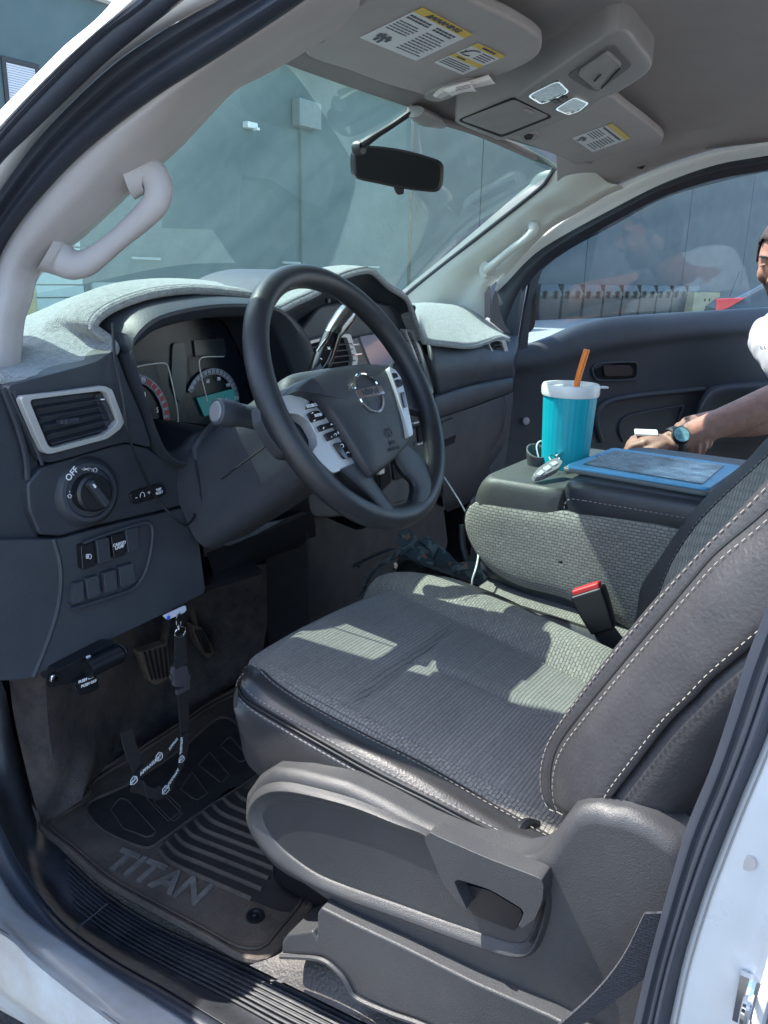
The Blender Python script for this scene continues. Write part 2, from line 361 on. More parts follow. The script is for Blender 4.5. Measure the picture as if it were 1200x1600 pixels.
# wall furniture
def eqbox(pxs, d, m, name):
    q = A(pxs, Y=WY-d); x0, x1 = min(p.x for p in q), max(p.x for p in q); z0, z1 = min(p.z for p in q), max(p.z for p in q)
    return x0, x1, z0, z1
x0, x1, z0, z1 = eqbox([(468, 152), (502, 204)], .25, None, '')
ebx = mk('meter_box', [box(((x0+x1)/2, WY-.14, (z0+z1)/2), x1-x0, .24, z1-z0)], mat('box_paint', (.17, .2, .2), .6, var=.1), bld, bevel=.02)
mk('conduit', [tube([V(x0+(x1-x0)*k, WY-.06, z0), V(x0+(x1-x0)*k, WY-.06, .3)], .035, 8, 4) for k in (.35,)], mw, bld)
p = at(391, 196, Y=WY-.1)
mk('wall_light', [box(p, .32, .16, .12), box(p+V(.12, -.06, -.06), .1, .14, .06)], mat('lamp_housing', (.7, .72, .7), .4), bld, bevel=.01)
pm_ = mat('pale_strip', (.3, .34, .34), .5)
for a, b_ in (((205, 403), (250, 404)), ((441, 410), (469, 411)), ((574, 417), (592, 418))):
    q0, q1 = at(*a, Y=WY-.05), at(*b_, Y=WY-.05)
    mk('bump_rail', box(((q0.x+q1.x)/2, WY-.04, q0.z), q1.x-q0.x, .07, .05), pm_, bld, bevel=.006)
for a, b_ in (((142, 441), (278, 462)), ((316, 434), (442, 455))):  # windscreen reflections of the dash vents, built as dark panes on the wall
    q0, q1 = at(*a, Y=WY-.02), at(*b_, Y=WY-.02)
    fr = mk('vent_reflection', ring2(rnd([V(q0.x, WY-.06, q0.z), V(q1.x, WY-.06, q0.z), V(q1.x, WY-.06, q1.z), V(q0.x, WY-.06, q1.z)], 4, .1),
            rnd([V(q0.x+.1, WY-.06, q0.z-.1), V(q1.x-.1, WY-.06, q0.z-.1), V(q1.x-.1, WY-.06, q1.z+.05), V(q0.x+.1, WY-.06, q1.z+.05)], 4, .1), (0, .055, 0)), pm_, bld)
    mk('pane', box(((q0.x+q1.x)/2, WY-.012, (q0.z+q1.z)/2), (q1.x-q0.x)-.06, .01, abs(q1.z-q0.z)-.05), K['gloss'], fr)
# pale roller door at the far left
q0, q1 = at(52, 415, Y=WY-.03), at(132, 470, Y=WY-.03)
rd = mk('roller_door', [box(((q0.x+q1.x)/2, WY-.03+(i % 2)*.012, .12+i*.22), q1.x-q0.x, .03, .2) for i in range(int((q0.z+1.2)/.22))], mat('pale_door', (.36, .46, .44), .5, var=.05), bld, bevel=.01, seg=1)
q = at(44, 452, Y=WY-1.2)
bo = mk('bollard', lathe([(.001, 0), (.11, 0), (.11, 1.1), (.085, 1.17), (.001, 1.2)], (q.x, WY-1.2, .004)), mat('yellow_bollard', (.35, .28, .10), .6), None)
tag(bo, 'yellow bollard standing by the pale roller door, low in the left of the windscreen', 'bollard')
# grey clad building on the right, its face turned a little towards the truck
g1, g2 = at(838, 497, Z=0), at(1081, 488, Z=0); bu = (g2-g1).normalized(); bn2 = V(bu.y, -bu.x, 0)
if bn2.dot(CAM-g1) < 0: bn2 = -bn2
def onw(px, py=450, off=0): return at(px, py, pl=(g1+bn2*off, bn2))
def sw_(p): return (p-g1).dot(bu)
ztop2 = 9.5
s0_ = sw_(onw(640)); s9, s10 = sw_(onw(915, 420)), sw_(onw(1068, 420)); stp = (s10-s9)*.8
ed = [s0_]; g = s9-2*stp
cut = [s0_]+[v for v in (s9-2*stp, s9-stp, s9, s10, s10+stp, s10+2*stp, s10+3*stp, s10+4*stp, s10+5*stp) if v > s0_+1]
b2 = thing('clad_building', 'grey metal clad building with upright seams, seen through the passenger side window', 'building', tuple(g1+bu*5-bn2*4))
for a, b_ in zip(cut[:-1], cut[1:]):
    p0, p1 = g1+bu*(a+.02), g1+bu*(b_-.02)
    mk('cladding_panel', prism([V(p0.x, p0.y, 0), V(p1.x, p1.y, 0), V(p1.x, p1.y, ztop2), V(p0.x, p0.y, ztop2)], -bn2*.2), mw2, b2, bevel=.015, seg=1)
mk('wall_core', box(g1+bu*((cut[0]+cut[-1])/2)-bn2*4.2+V(0, 0, ztop2/2-.1), cut[-1]-cut[0]-.2, 7.7, ztop2-.2, (bu, bn2, V(0, 0, 1))), K['hole'], b2)
# row of black crates along the wall
crm = mat('glossy_crate_plastic', (.012, .014, .017), .25, bump=.002, bsc=8)
ax2 = (bu, -bn2, V(0, 0, 1))
def crate(s_, wd, label):
    c = g1+bu*s_+bn2*.7; c = V(c.x, c.y, .004)
    o_ = thing('storage_crate', label, 'crate', tuple(c), 'black crates along the cladding')
    h = wd*.86
    def lp(s, z, k=.6): return [c+bu*i*s+bn2*j*s*k+V(0, 0, z) for i, j in ((-1, 1), (1, 1), (1, -1), (-1, -1))]
    mk('crate_body', [loft([lp(wd*.43, .01), lp(wd*.455, h*.5), lp(wd*.465, h*.62)], 16, 1, True, True, True)], crm, o_, bevel=.01, seg=1)
    mk('lid', [loft([lp(wd*.47, h*.62), lp(wd*.485, h*.72), lp(wd*.42, h*.86), lp(wd*.36, h)], 16, 1, True, True, True), box(c-bu*wd*.24+bn2*wd*.3+V(0, 0, h*.7), wd*.1, wd*.1, h*.22, ax2), box(c+bu*wd*.24+bn2*wd*.3+V(0, 0, h*.7), wd*.1, wd*.1, h*.22, ax2)], crm, o_, bevel=.012, seg=1)
sa, sb_ = sw_(onw(826, 485, .7)), sw_(onw(1081, 478, .7)); ncr = 9; wd = (sb_-sa)/ncr
names = ['black lidded crate at the mirror end of the row along the grey cladding', 'second black lidded crate from the mirror end of the row', 'third black lidded crate from the mirror end of the row',
         'fourth black lidded crate from the mirror end of the row', 'black lidded crate in the very middle of the row by the cladding', 'fourth black lidded crate counted from the plywood box', 'third black lidded crate counted from the plywood box', 'second black lidded crate counted from the plywood box', 'black lidded crate right beside the plywood box']
for i in range(ncr): crate(sa+wd*(i+.5), wd*1.0, names[i])
# plywood box
qa, qb = onw(1084, 470, 1.4), onw(1124, 470, 1.4); wq_ = (qb-qa).length; qm = (qa+qb)/2; hz = onw(1100, 457, 1.4).z; qm = V(qm.x, qm.y, 0)
pw = thing('plywood_box', 'pale plywood box with two round holes beside the red tail light', 'box', (qm.x, qm.y, .004))
mk('box_body', box(qm-bn2*.3+V(0, 0, hz/2), wq_, .6, hz, ax2), mat('plywood', (.5, .38, .2), .7, bump=.001, bsc=20, var=.15, vsc=3), pw, bevel=.01)
mks('hole', [lathe([(.001, 0), (.07, 0), (.07, .01), (.001, .01)], qm+bu*s*.24+bn2*.002+V(0, 0, hz*.66), bn2, 16) for s in (-1, 1)], K['hole'], pw)
mk('edge_strap', box(qm+bu*(wq_/2+.03)-bn2*.3+V(0, 0, hz/2), .05, .62, hz+.04, ax2), mat('rusty_strap', (.22, .08, .05), .7), pw)
# dark parked car with a red tail light, far right, seen from its near side
cX, cYv = V(.30, -.954, 0), V(.954, .30, 0)
q0 = at(1119, 470, D=10.6); c0_ = V(q0.x, q0.y, 0)
def cw(x, y, z): return c0_+cX*x+cYv*y+V(0, 0, z)
car = thing('parked_car', 'dark parked car with a red tail light, half hidden by the man', 'car', tuple(cw(2.3, .9, .004)))
bodym = mat('dark_car_paint', (.02, .027, .036), .2, coat=.6, var=.04)
prof = [(.06, .32), (.0, .6), (.0, .95), (.04, 1.10), (.25, 1.18), (.95, 1.60), (1.3, 1.68), (2.7, 1.66), (3.4, 1.18), (4.4, 1.02), (4.65, .78), (4.65, .35)]
rows = [[cw(x, yy+(.14 if pz > 1.25 and yy < .5 else (-.14 if pz > 1.25 and yy > 1 else 0)), .02+pz*k) for x, pz in prof] for yy, k in ((0, .93), (.06, .985), (.25, 1.0), (1.55, 1.0), (1.74, .985), (1.8, .93))]
mk('body', loft(rows, 60, 2, True, True, True), bodym, car)
mk('side_window', prism([cw(x, .0+(.10 if pz > 1.3 else .0), .02+pz) for x, pz in ((.62, 1.22), (1.05, 1.52), (2.55, 1.54), (3.05, 1.24))], cYv*.03), K['gloss'], car, bevel=.005)
mk('roof_rail', tube([cw(.95, .14, 1.66), cw(1.1, .14, 1.74), cw(2.5, .14, 1.73), cw(2.7, .14, 1.68)], .015, 6, 20), K['silver'], car)
for wx_ in (.85, 3.65):
    wh = mk('wheel', lathe([(.2, -.1), (.31, -.1), (.34, -.05), (.34, .05), (.31, .1), (.2, .1)], cw(wx_, .08, .345), cYv, 28), K['black'], car)
    mk('rim', lathe([(.001, -.02), (.21, -.02), (.23, .02), (.001, .02)], cw(wx_, -.01, .345), cYv, 20), K['silver'], wh)
cpl = (c0_-cYv*.03, cYv)
mk('tail_light', prism([at(a, b, pl=cpl) for a, b in ((1120, 467), (1165, 465), (1152, 473), (1136, 482), (1120, 486))], cYv*.12), mat('red_lens', (.7, .02, .02), .12, coat=.6), car, bevel=.01)
mk('roof_aerial', tube([at(1140, 462, pl=cpl), at(1158, 424, pl=cpl)+cYv*.2], .012, 6, 4), K['black'], car)

# ================================================================== the truck
T = thing('pickup_truck', 'white pickup truck with its front doors open, seen into its dark grey cab', 'pickup truck')
def xs_(L, X0, k=-.05): return [at(a, b, X=X0+k*b/400) for a, b in L]
c0 = xs_([(215, -60), (185, -10), (150, 30), (100, 72), (50, 122), (0, 172), (-60, 240), (-110, 330)], -.71, 0)
c0b = xs_([(225, -60), (205, -10), (170, 30), (125, 72), (70, 122), (10, 182), (-60, 255), (-110, 350)], -.79)
c1 = xs_([(270, -60), (235, -10), (200, 20), (165, 45), (120, 85), (75, 130), (35, 172), (0, 212), (-60, 290), (-120, 400)], -.78)
c2 = xs_([(350, -60), (300, -10), (230, 45), (165, 98), (110, 150), (50, 208), (0, 258), (-60, 340), (-120, 450)], -.765)
c3 = xs_([(420, -60), (358, -10), (300, 22), (250, 50), (175, 102), (100, 172), (50, 228), (0, 298), (-60, 390), (-120, 500)], -.735)
c4 = xs_([(560, -70), (488, -8), (400, 52), (325, 100), (225, 165), (125, 245), (50, 325), (8, 385), (-8, 430), (-20, 520), (-30, 640)], -.70)
c5 = [at(a, b, X=x) for a, b, x in [(560, 12, -.58), (480, 62, -.59), (430, 90, -.6), (385, 115, -.605), (300, 205, -.63), (245, 255, -.65), (150, 345, -.68), (66, 418, -.705), (50, 470, -.72), (40, 495, -.725), (33, 560, -.735), (30, 610, -.735)]]
def mid(a, b, t, push, n=40):
    a = cr(a, n); b = cr(b, n); return [p.lerp(q, t)+Vector(push) for p, q in zip(a, b)]
pu = V(-.35, -.35, -.05)
mk('door_frame', [loft([c0, c0b, mid(c0b, c1, .5, pu*.02), c1], 50, 4), loft([c2, mid(c2, c3, .5, pu*.012), c3], 50, 4)], K['white'], T)
mk('outer_seal', [loft([mid(c1, c2, 0, pu*0), mid(c1, c2, .1, pu*.014), mid(c1, c2, .5, pu*.022), mid(c1, c2, .85, pu*.014), mid(c1, c2, 1, pu*-.01)], 50, 4),
                  tube(mid(c1, c2, .08, pu*.018), .0035, 6, 50)], K['seal'], T)
mk('door_seal', [loft([mid(c3, c4, 0, pu*-.005), mid(c3, c4, .06, pu*.018), mid(c3, c4, .25, pu*.032), mid(c3, c4, .4, pu*.012), mid(c3, c4, .5, pu*.01), mid(c3, c4, .72, pu*.034), mid(c3, c4, .95, pu*.018), mid(c3, c4, 1, pu*-.01)], 50, 4)], K['seal'], T)
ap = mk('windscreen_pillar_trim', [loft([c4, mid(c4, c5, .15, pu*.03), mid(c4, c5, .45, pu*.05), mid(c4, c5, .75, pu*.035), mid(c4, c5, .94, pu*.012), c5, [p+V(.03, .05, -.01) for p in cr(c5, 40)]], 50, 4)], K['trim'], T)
def gp(L): return [at(a, b, X=x) for a, b, x in L]
hd = cr(gp([(236, 262, -.655), (243, 268, -.66), (250, 300, -.665), (215, 345, -.675), (150, 396, -.69), (105, 405, -.705), (88, 388, -.715), (82, 392, -.72)]), 30)
mk('grab_handle', [tube([at(200, 276, X=-.672), at(226, 270, X=-.66), at(240, 276, X=-.655), at(247, 290, X=-.655), at(247, 306, X=-.657), at(240, 322, X=-.66), at(212, 350, X=-.668), at(170, 386, X=-.68), at(142, 407, X=-.687), at(128, 413, X=-.69), at(112, 413, X=-.694), at(94, 404, X=-.70), at(74, 392, X=-.712)],
   [.023, .0185, .0155, .0145, .0135, .0125, .0115, .0115, .0125, .014, .0155, .0185, .024], 14, 70, flat=1.2)], K['trim'], ap)
mk('handle_liner', tube([at(222, 319, X=-.662), at(200, 342, X=-.668), at(172, 366, X=-.675), at(145, 386, X=-.684), at(130, 390, X=-.688)], .0025, 6, 20), mat('liner', (.5, .5, .48), .4), ap)
# demister grille at the foot of the pillar
vg = gp([(-14, 462, -.745), (2, 466, -.745), (18, 482, -.742), (23, 497, -.742), (20, 530, -.742), (10, 558, -.745), (-14, 566, -.75)])
mk('demister_grille', [tube(vg, .0035, 8, 30)]+[box(at(2, 484+i*18, X=-.738), .004, .05, .004) for i in range(5)], K['trim'], ap)
mk('grille_slot', [prism(gp([(-14, 468, -.738), (14, 484, -.738), (19, 500, -.738), (16, 545, -.738), (-14, 555, -.738)]), (.01, 0, 0))], K['hole'], ap)
# ---- roof and headliner
def hz_(x, y):
    zc = 1.70+.055*min(1, max(0, (.11-y)/.35))+.012*min(1, max(0, (.1-y)/1.2)); zs = 1.662+.035*min(1, max(0, (.06-y)/.4))+.02*min(1, max(0, (-.3-y)/.6))
    k = min(1, abs(x)/.745)
    return zc-(zc-zs)*k**3.2
ys = [.115, .09, .03, -.05, -.15, -.3, -.5, -.8, -1.2, -1.6]
rows = []
for y in ys:
    xm_ = 1.445-.035*min(1, max(0, (y+.12)/.2))
    rows.append([V(-.70+xm_*i/36, y+(-.145*(abs(-.70+1.445*i/36)/.745)**3 if y > .02 else (-.06*(abs(-.70+1.445*i/36)/.745)**3 if y > -.02 else 0)), hz_(-.70+1.445*i/36, y)-(.012 if y == .115 else 0)) for i in range(37)])
mk('headliner', grid(rows), K['head'], T, solid=.02, off=1)
mk('roof', grid([[V(-.76+1.53*i/20, y, 1.78+.05*(1-(abs(i-10)/10)**2.5)-(.03 if y > .07 else 0)) for i in range(21)] for y in (.09, 0, -.4, -1, -1.7)]), K['white'], T, solid=.01, off=1)
mk('cab_back', [box((0, -1.64, 1.0), 1.5, .04, 1.2)], K['dash2'], T)
# ---- windscreen
tc_ = [at(a, b, Y=y) for a, b, y in [(300, 60, .06), (430, 88, .085), (487, 117, .09), (573, 140, .1), (620, 158, .105), (647, 178, .105), (687, 191, .11), (773, 216, .11), (827, 240, .105), (862, 268, .10)]]
tc_[0] = V(-.64, .06, 1.63)
bc_ = [V(-.74, .50, 1.30), V(-.5, .66, 1.29), V(-.2, .74, 1.29), V(.1, .76, 1.29), V(.4, .72, 1.30), V(.58, .63, 1.32), V(.70, .53, 1.36)]
ws_t = [V(-.65, .03, 1.66), V(-.4, .085, 1.705), V(-.1, .11, 1.72), V(.1, .115, 1.72), V(.4, .105, 1.705), V(.64, .075, 1.655)]
mk('windscreen', loft([ws_t, [p.lerp(q, .5)+V(0, .02, .012) for p, q in zip(cr(ws_t, 20), cr(bc_, 20))], bc_], 40, 10), glass('windscreen_glass', (.62, .79, .755), .0, .06, (.33, .48, .46), 1.3, .13), T)
mk('windscreen_edge', [tube([at(868, 262, X=.655), at(860, 272, X=.65), at(848, 290, X=.655), at(760, 360, X=.665), at(690, 415, X=.68), at(633, 461, X=.69), at(622, 475, X=.70)], .0055, 8, 40)], K['seal'], T)
mk('header_trim', tube([at(a, b, Y=y) for a, b, y in [(640, 166, .112), (687, 188, .112), (740, 204, .112), (790, 224, .112), (830, 242, .110), (856, 254, .107), (872, 264, .10), (884, 272, .095)]], [.006, .007, .008, .009, .010, .010, .008, .004], 10, 40), K['head'], T)
mk('cowl', [box((0, .95, 1.17), 1.5, .4, .1)], K['hole'], T)
mk('bonnet', loft([[V(-.85+1.7*i/12, y, z-.05*(abs(i-6)/6)**3) for i in range(13)] for y, z in ((.95, 1.235), (1.3, 1.235), (1.8, 1.19), (2.2, 1.08), (2.3, .8))], 20, 3), K['white'], T, solid=.01)
# ---- passenger pillar
pA = [at(a, b, X=x) for a, b, x in [(905, 262, .66), (884, 266, .655), (870, 274, .655), (862, 286, .66), (845, 300, .66), (760, 371, .67), (700, 420, .68), (652, 458, .69), (638, 474, .70), (640, 500, .70)]]
pB = [at(a, b, X=x) for a, b, x in [(950, 285, .71), (920, 300, .70), (893, 318, .70), (862, 330, .70), (800, 385, .715), (745, 430, .73), (715, 470, .735), (705, 490, .735), (705, 520, .735)]]
pC = [at(a, b, X=x) for a, b, x in [(975, 294, .745), (950, 304, .742), (900, 334, .742), (860, 358, .745), (822, 395, .75), (790, 430, .755), (766, 450, .76), (757, 500, .765), (757, 530, .765)]]
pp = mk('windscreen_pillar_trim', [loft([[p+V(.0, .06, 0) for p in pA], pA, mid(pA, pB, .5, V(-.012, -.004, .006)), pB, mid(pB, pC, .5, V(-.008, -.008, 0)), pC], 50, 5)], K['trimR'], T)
mk('grab_handle', [tube([at(768, 424, X=.735), at(762, 421, X=.70), at(772, 412, X=.685), at(800, 389, X=.68), at(826, 370, X=.675), at(834, 358, X=.68), at(832, 352, X=.71)], [.013, .0125, .0105, .0105, .011, .0135, .015], 12, 50),
                   lathe([(.001, 0), (.018, 0), (.015, .03), (.001, .03)], at(764, 421, X=.74), (-1, 0, 0), 16, 1.5), lathe([(.001, 0), (.02, 0), (.017, .03), (.001, .03)], at(830, 357, X=.735), (-1, 0, 0), 16, 1.5)], K['trimR'], pp)
mk('vent_slot', [prism(gp([(757, 458, .752), (765, 447, .752), (766, 492, .755), (757, 498, .755)]), (.004, 0, 0))], mat('vent_brown', (.16, .13, .14), .7), pp)
# ---- passenger door opening (white body, seal)
d0 = [at(a, b, X=.75) for a, b in [(1340, 195), (1200, 219), (1117, 235), (1033, 262), (950, 298), (887, 333), (842, 371), (804, 404), (779, 431), (776, 452)]]
d1 = [at(a, b, X=.775) for a, b in [(1340, 218), (1200, 243), (1117, 258), (1033, 288), (950, 330), (887, 364), (846, 389), (821, 410), (795, 438), (777, 456)]]
d2 = [at(a, b, X=.79) for a, b in [(1340, 238), (1200, 266), (1117, 281), (1033, 309), (950, 352), (887, 389), (846, 420), (821, 450), (806, 478), (794, 520)]]
mk('door_frame', [loft([d0, mid(d0, d1, .35, V(-.012, 0, 0)), mid(d0, d1, .7, V(-.004, 0, 0)), d1], 50, 3)], K['white'], T)
mk('door_seal', [loft([d1, mid(d1, d2, .5, V(-.014, 0, 0)), d2], 50, 4), prism([at(a, b, X=.78) for a, b in [(776, 447), (797, 436), (822, 408), (812, 470), (799, 548), (796, 552), (764, 520), (768, 470)]], (.03, 0, 0)),
     prism([at(a, b, X=.80) for a, b in [(796, 545), (806, 545), (792, 640), (760, 720), (735, 830), (700, 830), (700, 600), (790, 600)]], (.02, 0, 0))], K['seal'], T)
e_in = [V(.60, min(p.y, .075), hz_(.60, min(p.y, .075))+.006) for p in cr(d0, 30)]
mk('headliner_edge', loft([[p+V(.004, 0, .001) for p in cr(d0, 30)][:22], [p.lerp(q, .12)+V(0, 0, .003) for p, q in zip(cr(d0, 30), e_in)][:22], [p.lerp(q, .5)+V(0, 0, -.008) for p, q in zip(cr(d0, 30), e_in)][:22], e_in[:22]], 40, 4), K['head'], T)
# ---- left sill
def sl(L, X, **k): return [at(a, b, X=X) for a, b in L]
s0 = [at(a, b, X=-.90) for a, b in [(-60, 1520), (0, 1552), (35, 1574), (80, 1604), (150, 1650), (400, 1800)]]
s1 = [at(a, b, X=-.935) for a, b in [(-60, 1420), (0, 1458), (25, 1476), (45, 1497), (92, 1536), (165, 1592), (240, 1648), (500, 1830)]]
s1b = [at(a, b, X=-.925) for a, b in [(-60, 1412), (0, 1448), (28, 1468), (52, 1492), (98, 1530), (172, 1586), (250, 1640), (500, 1815)]]
s2 = [at(a, b, X=-.86) for a, b in [(-60, 1290), (0, 1368), (30, 1412), (65, 1445), (100, 1468), (165, 1512), (240, 1560), (310, 1606), (420, 1680), (600, 1790)]]
mk('door_sill', [loft([[p+V(.05, 0, -.12) for p in s0], s0, mid(s0, s1, .5, V(-.02, 0, 0)), s1], 50, 4), loft([s1, s1b, mid(s1b, s2, .5, V(-.012, 0, .004)), s2], 50, 4)], K['sillwhite'], T)
s3 = [at(a, b, X=-.845) for a, b in [(-60, 1200), (0, 1292), (30, 1352), (70, 1410), (112, 1455), (180, 1503), (260, 1548), (345, 1600), (450, 1665), (640, 1780)]]
mk('crease', tube([p+V(-.004, 0, .001) for p in cr(s1b, 40)], .0016, 6, 80), mat('crease_shade', (.16, .12, .09), .8, var=.5, vsc=60), T)  # shade along the sill crease, put on as a thin brown tube
mk('sill_seal', [loft([s2, mid(s2, s3, .3, V(-.012, 0, .012)), mid(s2, s3, .8, V(-.01, 0, .012)), s3], 50, 4)], K['seal'], T)
s4 = [at(a, b, X=-.745) for a, b in [(-60, 1010), (0, 1060), (22, 1150), (45, 1240), (62, 1290), (112, 1344), (165, 1392), (240, 1440), (345, 1488), (420, 1522), (520, 1570), (700, 1660)]]
s4m = [at(a, b, X=-.80) for a, b in [(-60, 1110), (0, 1225), (22, 1280), (50, 1345), (80, 1390), (118, 1428), (185, 1475), (265, 1520), (360, 1570), (450, 1620), (680, 1740)]]
sp = mk('sill_plate', [loft([s3, [p+V(0, 0, .004) for p in cr(s3, 40)], s4m, mid(s4m, s4, .5, V(0, 0, 0)), s4], 60, 4)], K['sill'], T)
rb = []
for i in range(8):
    t = .12+i*.11
    L_ = mid(s4m, s4, t, V(-.001, 0, .0015), 80)[30:]
    rb.append(tube(L_, .0022, 6, 40))
mk('ribs', rb, K['sill'], sp)
mk('clip', [tube([at(112, 1457, X=-.843), at(168, 1412, X=-.78)], .0012, 5, 8)], mat('scuff', (.05, .055, .07), .6), sp)

# ---- driver door, swung open beyond the left edge of the picture
en, ed2 = V(-.34, .94, 0), V(-.94, -.34, 0); eh = V(-.90, .34, 0)
def dd_(s, z, h=0): return eh+ed2*s+en*h+V(0, 0, z)
ddr = mk('driver_door', [prism([dd_(.02, .52), dd_(1.02, .52), dd_(1.08, .8), dd_(1.08, 1.22), dd_(.0, 1.16), dd_(-.01, .9)], en*.12)], K['white'], T, bevel=.03)
mk('door_card', [prism([dd_(.05, .56, -.012), dd_(1.0, .56, -.012), dd_(1.04, .8, -.012), dd_(1.04, 1.22, -.012), dd_(.03, 1.16, -.012)], en*.03)], K['dash'], ddr, bevel=.02)
mk('window_frame', [tube([dd_(.0, 1.14, .05), dd_(.20, 1.36, .05), dd_(.45, 1.58, .05), dd_(.75, 1.68, .05), dd_(1.05, 1.70, .05), dd_(1.10, 1.45, .05), dd_(1.06, 1.2, .05)], .028, 10, 50)], K['seal'], ddr)
mk('window', prism([dd_(.0, 1.14, .05), dd_(.20, 1.36, .05), dd_(.45, 1.58, .05), dd_(.75, 1.68, .05), dd_(1.05, 1.70, .05), dd_(1.06, 1.2, .05)], en*.004), glass('door_glass', (.72, .84, .84), .0, .02, ior=1.3), ddr)
mk('wing_mirror', [prism(rnd([dd_(.14, 1.12, .16), dd_(.14, 1.40, .16), dd_(.36, 1.42, .16), dd_(.38, 1.14, .16)], 4, .2), en*.10), box(dd_(.12, 1.2, .12), .12, .10, .06, (ed2, en, V(0, 0, 1)))], K['black'], ddr, bevel=.015)

# ---- front wings, bulkhead and footwell sides
for sg in (-1, 1):
    mk('front_wing', loft([[V(sg*.97, y, .42) for y in (.36, 1.0, 1.8, 2.3)], [V(sg*1.0, y, .8) for y in (.36, 1.0, 1.8, 2.3)], [V(sg*.97, y, 1.10) for y in (.36, 1.0, 1.8, 2.3)], [V(sg*.87, y, z) for y, z in ((.40, 1.20), (1.0, 1.20), (1.8, 1.14), (2.3, .95))]], 16, 4), K['white'], T, solid=.01)
    mk('footwell_side', box((sg*.83, .52, .86), .05, .34, .72), K['dash2'], T)
mk('bulkhead', [box((0, .69, .86), 1.62, .04, .74), box((0, .62, 1.19), 1.60, .16, .05)], K['black'], T)
# ================================================================== floor
mk('floor_carpet', [loft([[V(-.735, y, z) for y, z in ((-1.5, .5), (-.6, .5), (.2, .5), (.34, .505), (.5, .62), (.6, .8), (.62, .95))],
                          [V(-.4, y, z) for y, z in ((-1.5, .5), (-.6, .5), (.2, .5), (.4, .505), (.56, .62), (.62, .8), (.64, .95))],
                          [V(-.12, y, z+.0) for y, z in ((-1.5, .5), (-.6, .5), (.2, .5), (.4, .505), (.56, .62), (.62, .8), (.64, .95))],
                          [V(.0, y, z+.06) for y, z in ((-1.5, .5), (-.6, .5), (.2, .5), (.4, .505), (.56, .62), (.62, .8), (.64, .95))],
                          [V(.12, y, z+.0) for y, z in ((-1.5, .5), (-.6, .5), (.2, .5), (.4, .505), (.56, .62), (.62, .8), (.64, .95))],
                          [V(.80, y, z) for y, z in ((-1.5, .5), (-.6, .5), (.2, .5), (.4, .505), (.56, .62), (.62, .8), (.64, .95))]], 40, 5)], K['carpet'], T)
# carpeted footrest and kick panel on the left
k0 = [at(a, b, X=-.765) for a, b in [(-40, 900), (10, 1045), (22, 1120), (45, 1220), (64, 1286)]]
k1 = [at(a, b, X=x) for a, b, x in [(60, 900, -.76), (70, 1040, -.75), (75, 1130, -.745), (85, 1210, -.74), (78, 1282, -.738)]]
k2 = [at(a, b, X=x) for a, b, x in [(160, 900, -.58), (165, 1040, -.57), (150, 1120, -.60), (142, 1190, -.66), (128, 1247, -.70)]]
k3 = [at(a, b, X=x) for a, b, x in [(260, 900, -.36), (265, 1000, -.36), (262, 1060, -.38), (230, 1130, -.45), (150, 1215, -.62)]]
k4 = [at(a, b, X=x) for a, b, x in [(420, 880, -.12), (420, 940, -.12), (415, 990, -.13), (400, 1040, -.17), (300, 1115, -.40)]]
mk('footwell_carpet', loft([k0, k1, k2, k3, k4], 30, 5), K['carpet'], T)
mk('heater_duct', [prism(A([(338, 912), (360, 903), (405, 908), (412, 960), (395, 985), (345, 972)], Y=.5), (0, .04, 0))]+[tube(A([(345+i*7, 912), (350+i*7, 968)], Y=.495), .002, 5, 2) for i in range(9)], K['black'], T, bevel=0)
bp_ = A([(217, 1020), (262, 1005), (268, 1058), (245, 1072), (235, 1066)], Y=.36)
pd = mk('brake_pedal', [prism(bp_, (0, .018, .004)), tube([at(255, 1010, Y=.37), at(262, 960, Y=.42), at(270, 900, Y=.45)], .008, 8, 10)], K['rubber'], T, bevel=.004)
mk('tread', [tube(A([(226+i*8, 1019-i*2), (238+i*6, 1062-i*1)], Y=.355), .0022, 5, 2) for i in range(5)], K['black'], pd)
gpd = mk('accelerator_pedal', [prism(rnd(A([(300, 976), (316, 980), (337, 1018), (326, 1030), (310, 1010)], Y=.40), 3, .25), (0, .02, .004)), tube([at(305, 980, Y=.41), at(296, 930, Y=.46)], .007, 8, 6)], K['rubber'], T, bevel=.003)
mk('tread', [tube(A([(305+i*5, 985), (322+i*4, 1020)], Y=.395), .0018, 5, 2) for i in range(3)], K['black'], gpd)

# ================================================================== dashboard
dsh = mk('dashboard', [
    # end cap at the left
    prism(rnd(A([(-40, 592), (8, 600), (34, 655), (62, 728), (44, 752), (42, 790), (60, 838), (60, 850), (-40, 850)], Y=.215), 3, .18), (0, .2, 0)),
    # vent pod
    prism(rnd(A([(10, 604), (60, 590), (150, 566), (180, 545), (196, 590), (222, 650), (238, 700), (196, 690), (66, 728), (34, 655)], Y=.195), 3, .2), (0, .15, 0)),
    # core behind
    prism(A([(40, 575), (200, 500), (300, 470), (400, 480), (470, 500), (640, 500), (690, 600), (800, 560), (800, 640), (760, 760), (600, 850), (300, 900), (60, 900)], Y=.40), (0, .1, 0)),
    ], K['dash'], T, bevel=.008, seg=3)
mk('lamp_switch_panel', [prism(rnd(A([(66, 730), (196, 692), (232, 700), (252, 715), (290, 726), (302, 744), (307, 785), (245, 800), (150, 822), (96, 838), (62, 836), (45, 796), (43, 756)], Y=.20), 3, .15), (0, .1, 0))], K['dash'], T, bevel=.006)
kn = mk('knee_panel', [prism(rnd(A([(-60, 845), (96, 842), (150, 826), (245, 804), (308, 789), (312, 850), (322, 926), (260, 958), (200, 987), (110, 1030), (45, 1061), (26, 1063), (-60, 1066)], pl=(V(-.6, .185, .95), V(0, 1, -.16).normalized())), 3, .12), (0, .06, .0))], K['dash2'], T, bevel=.014, seg=4)
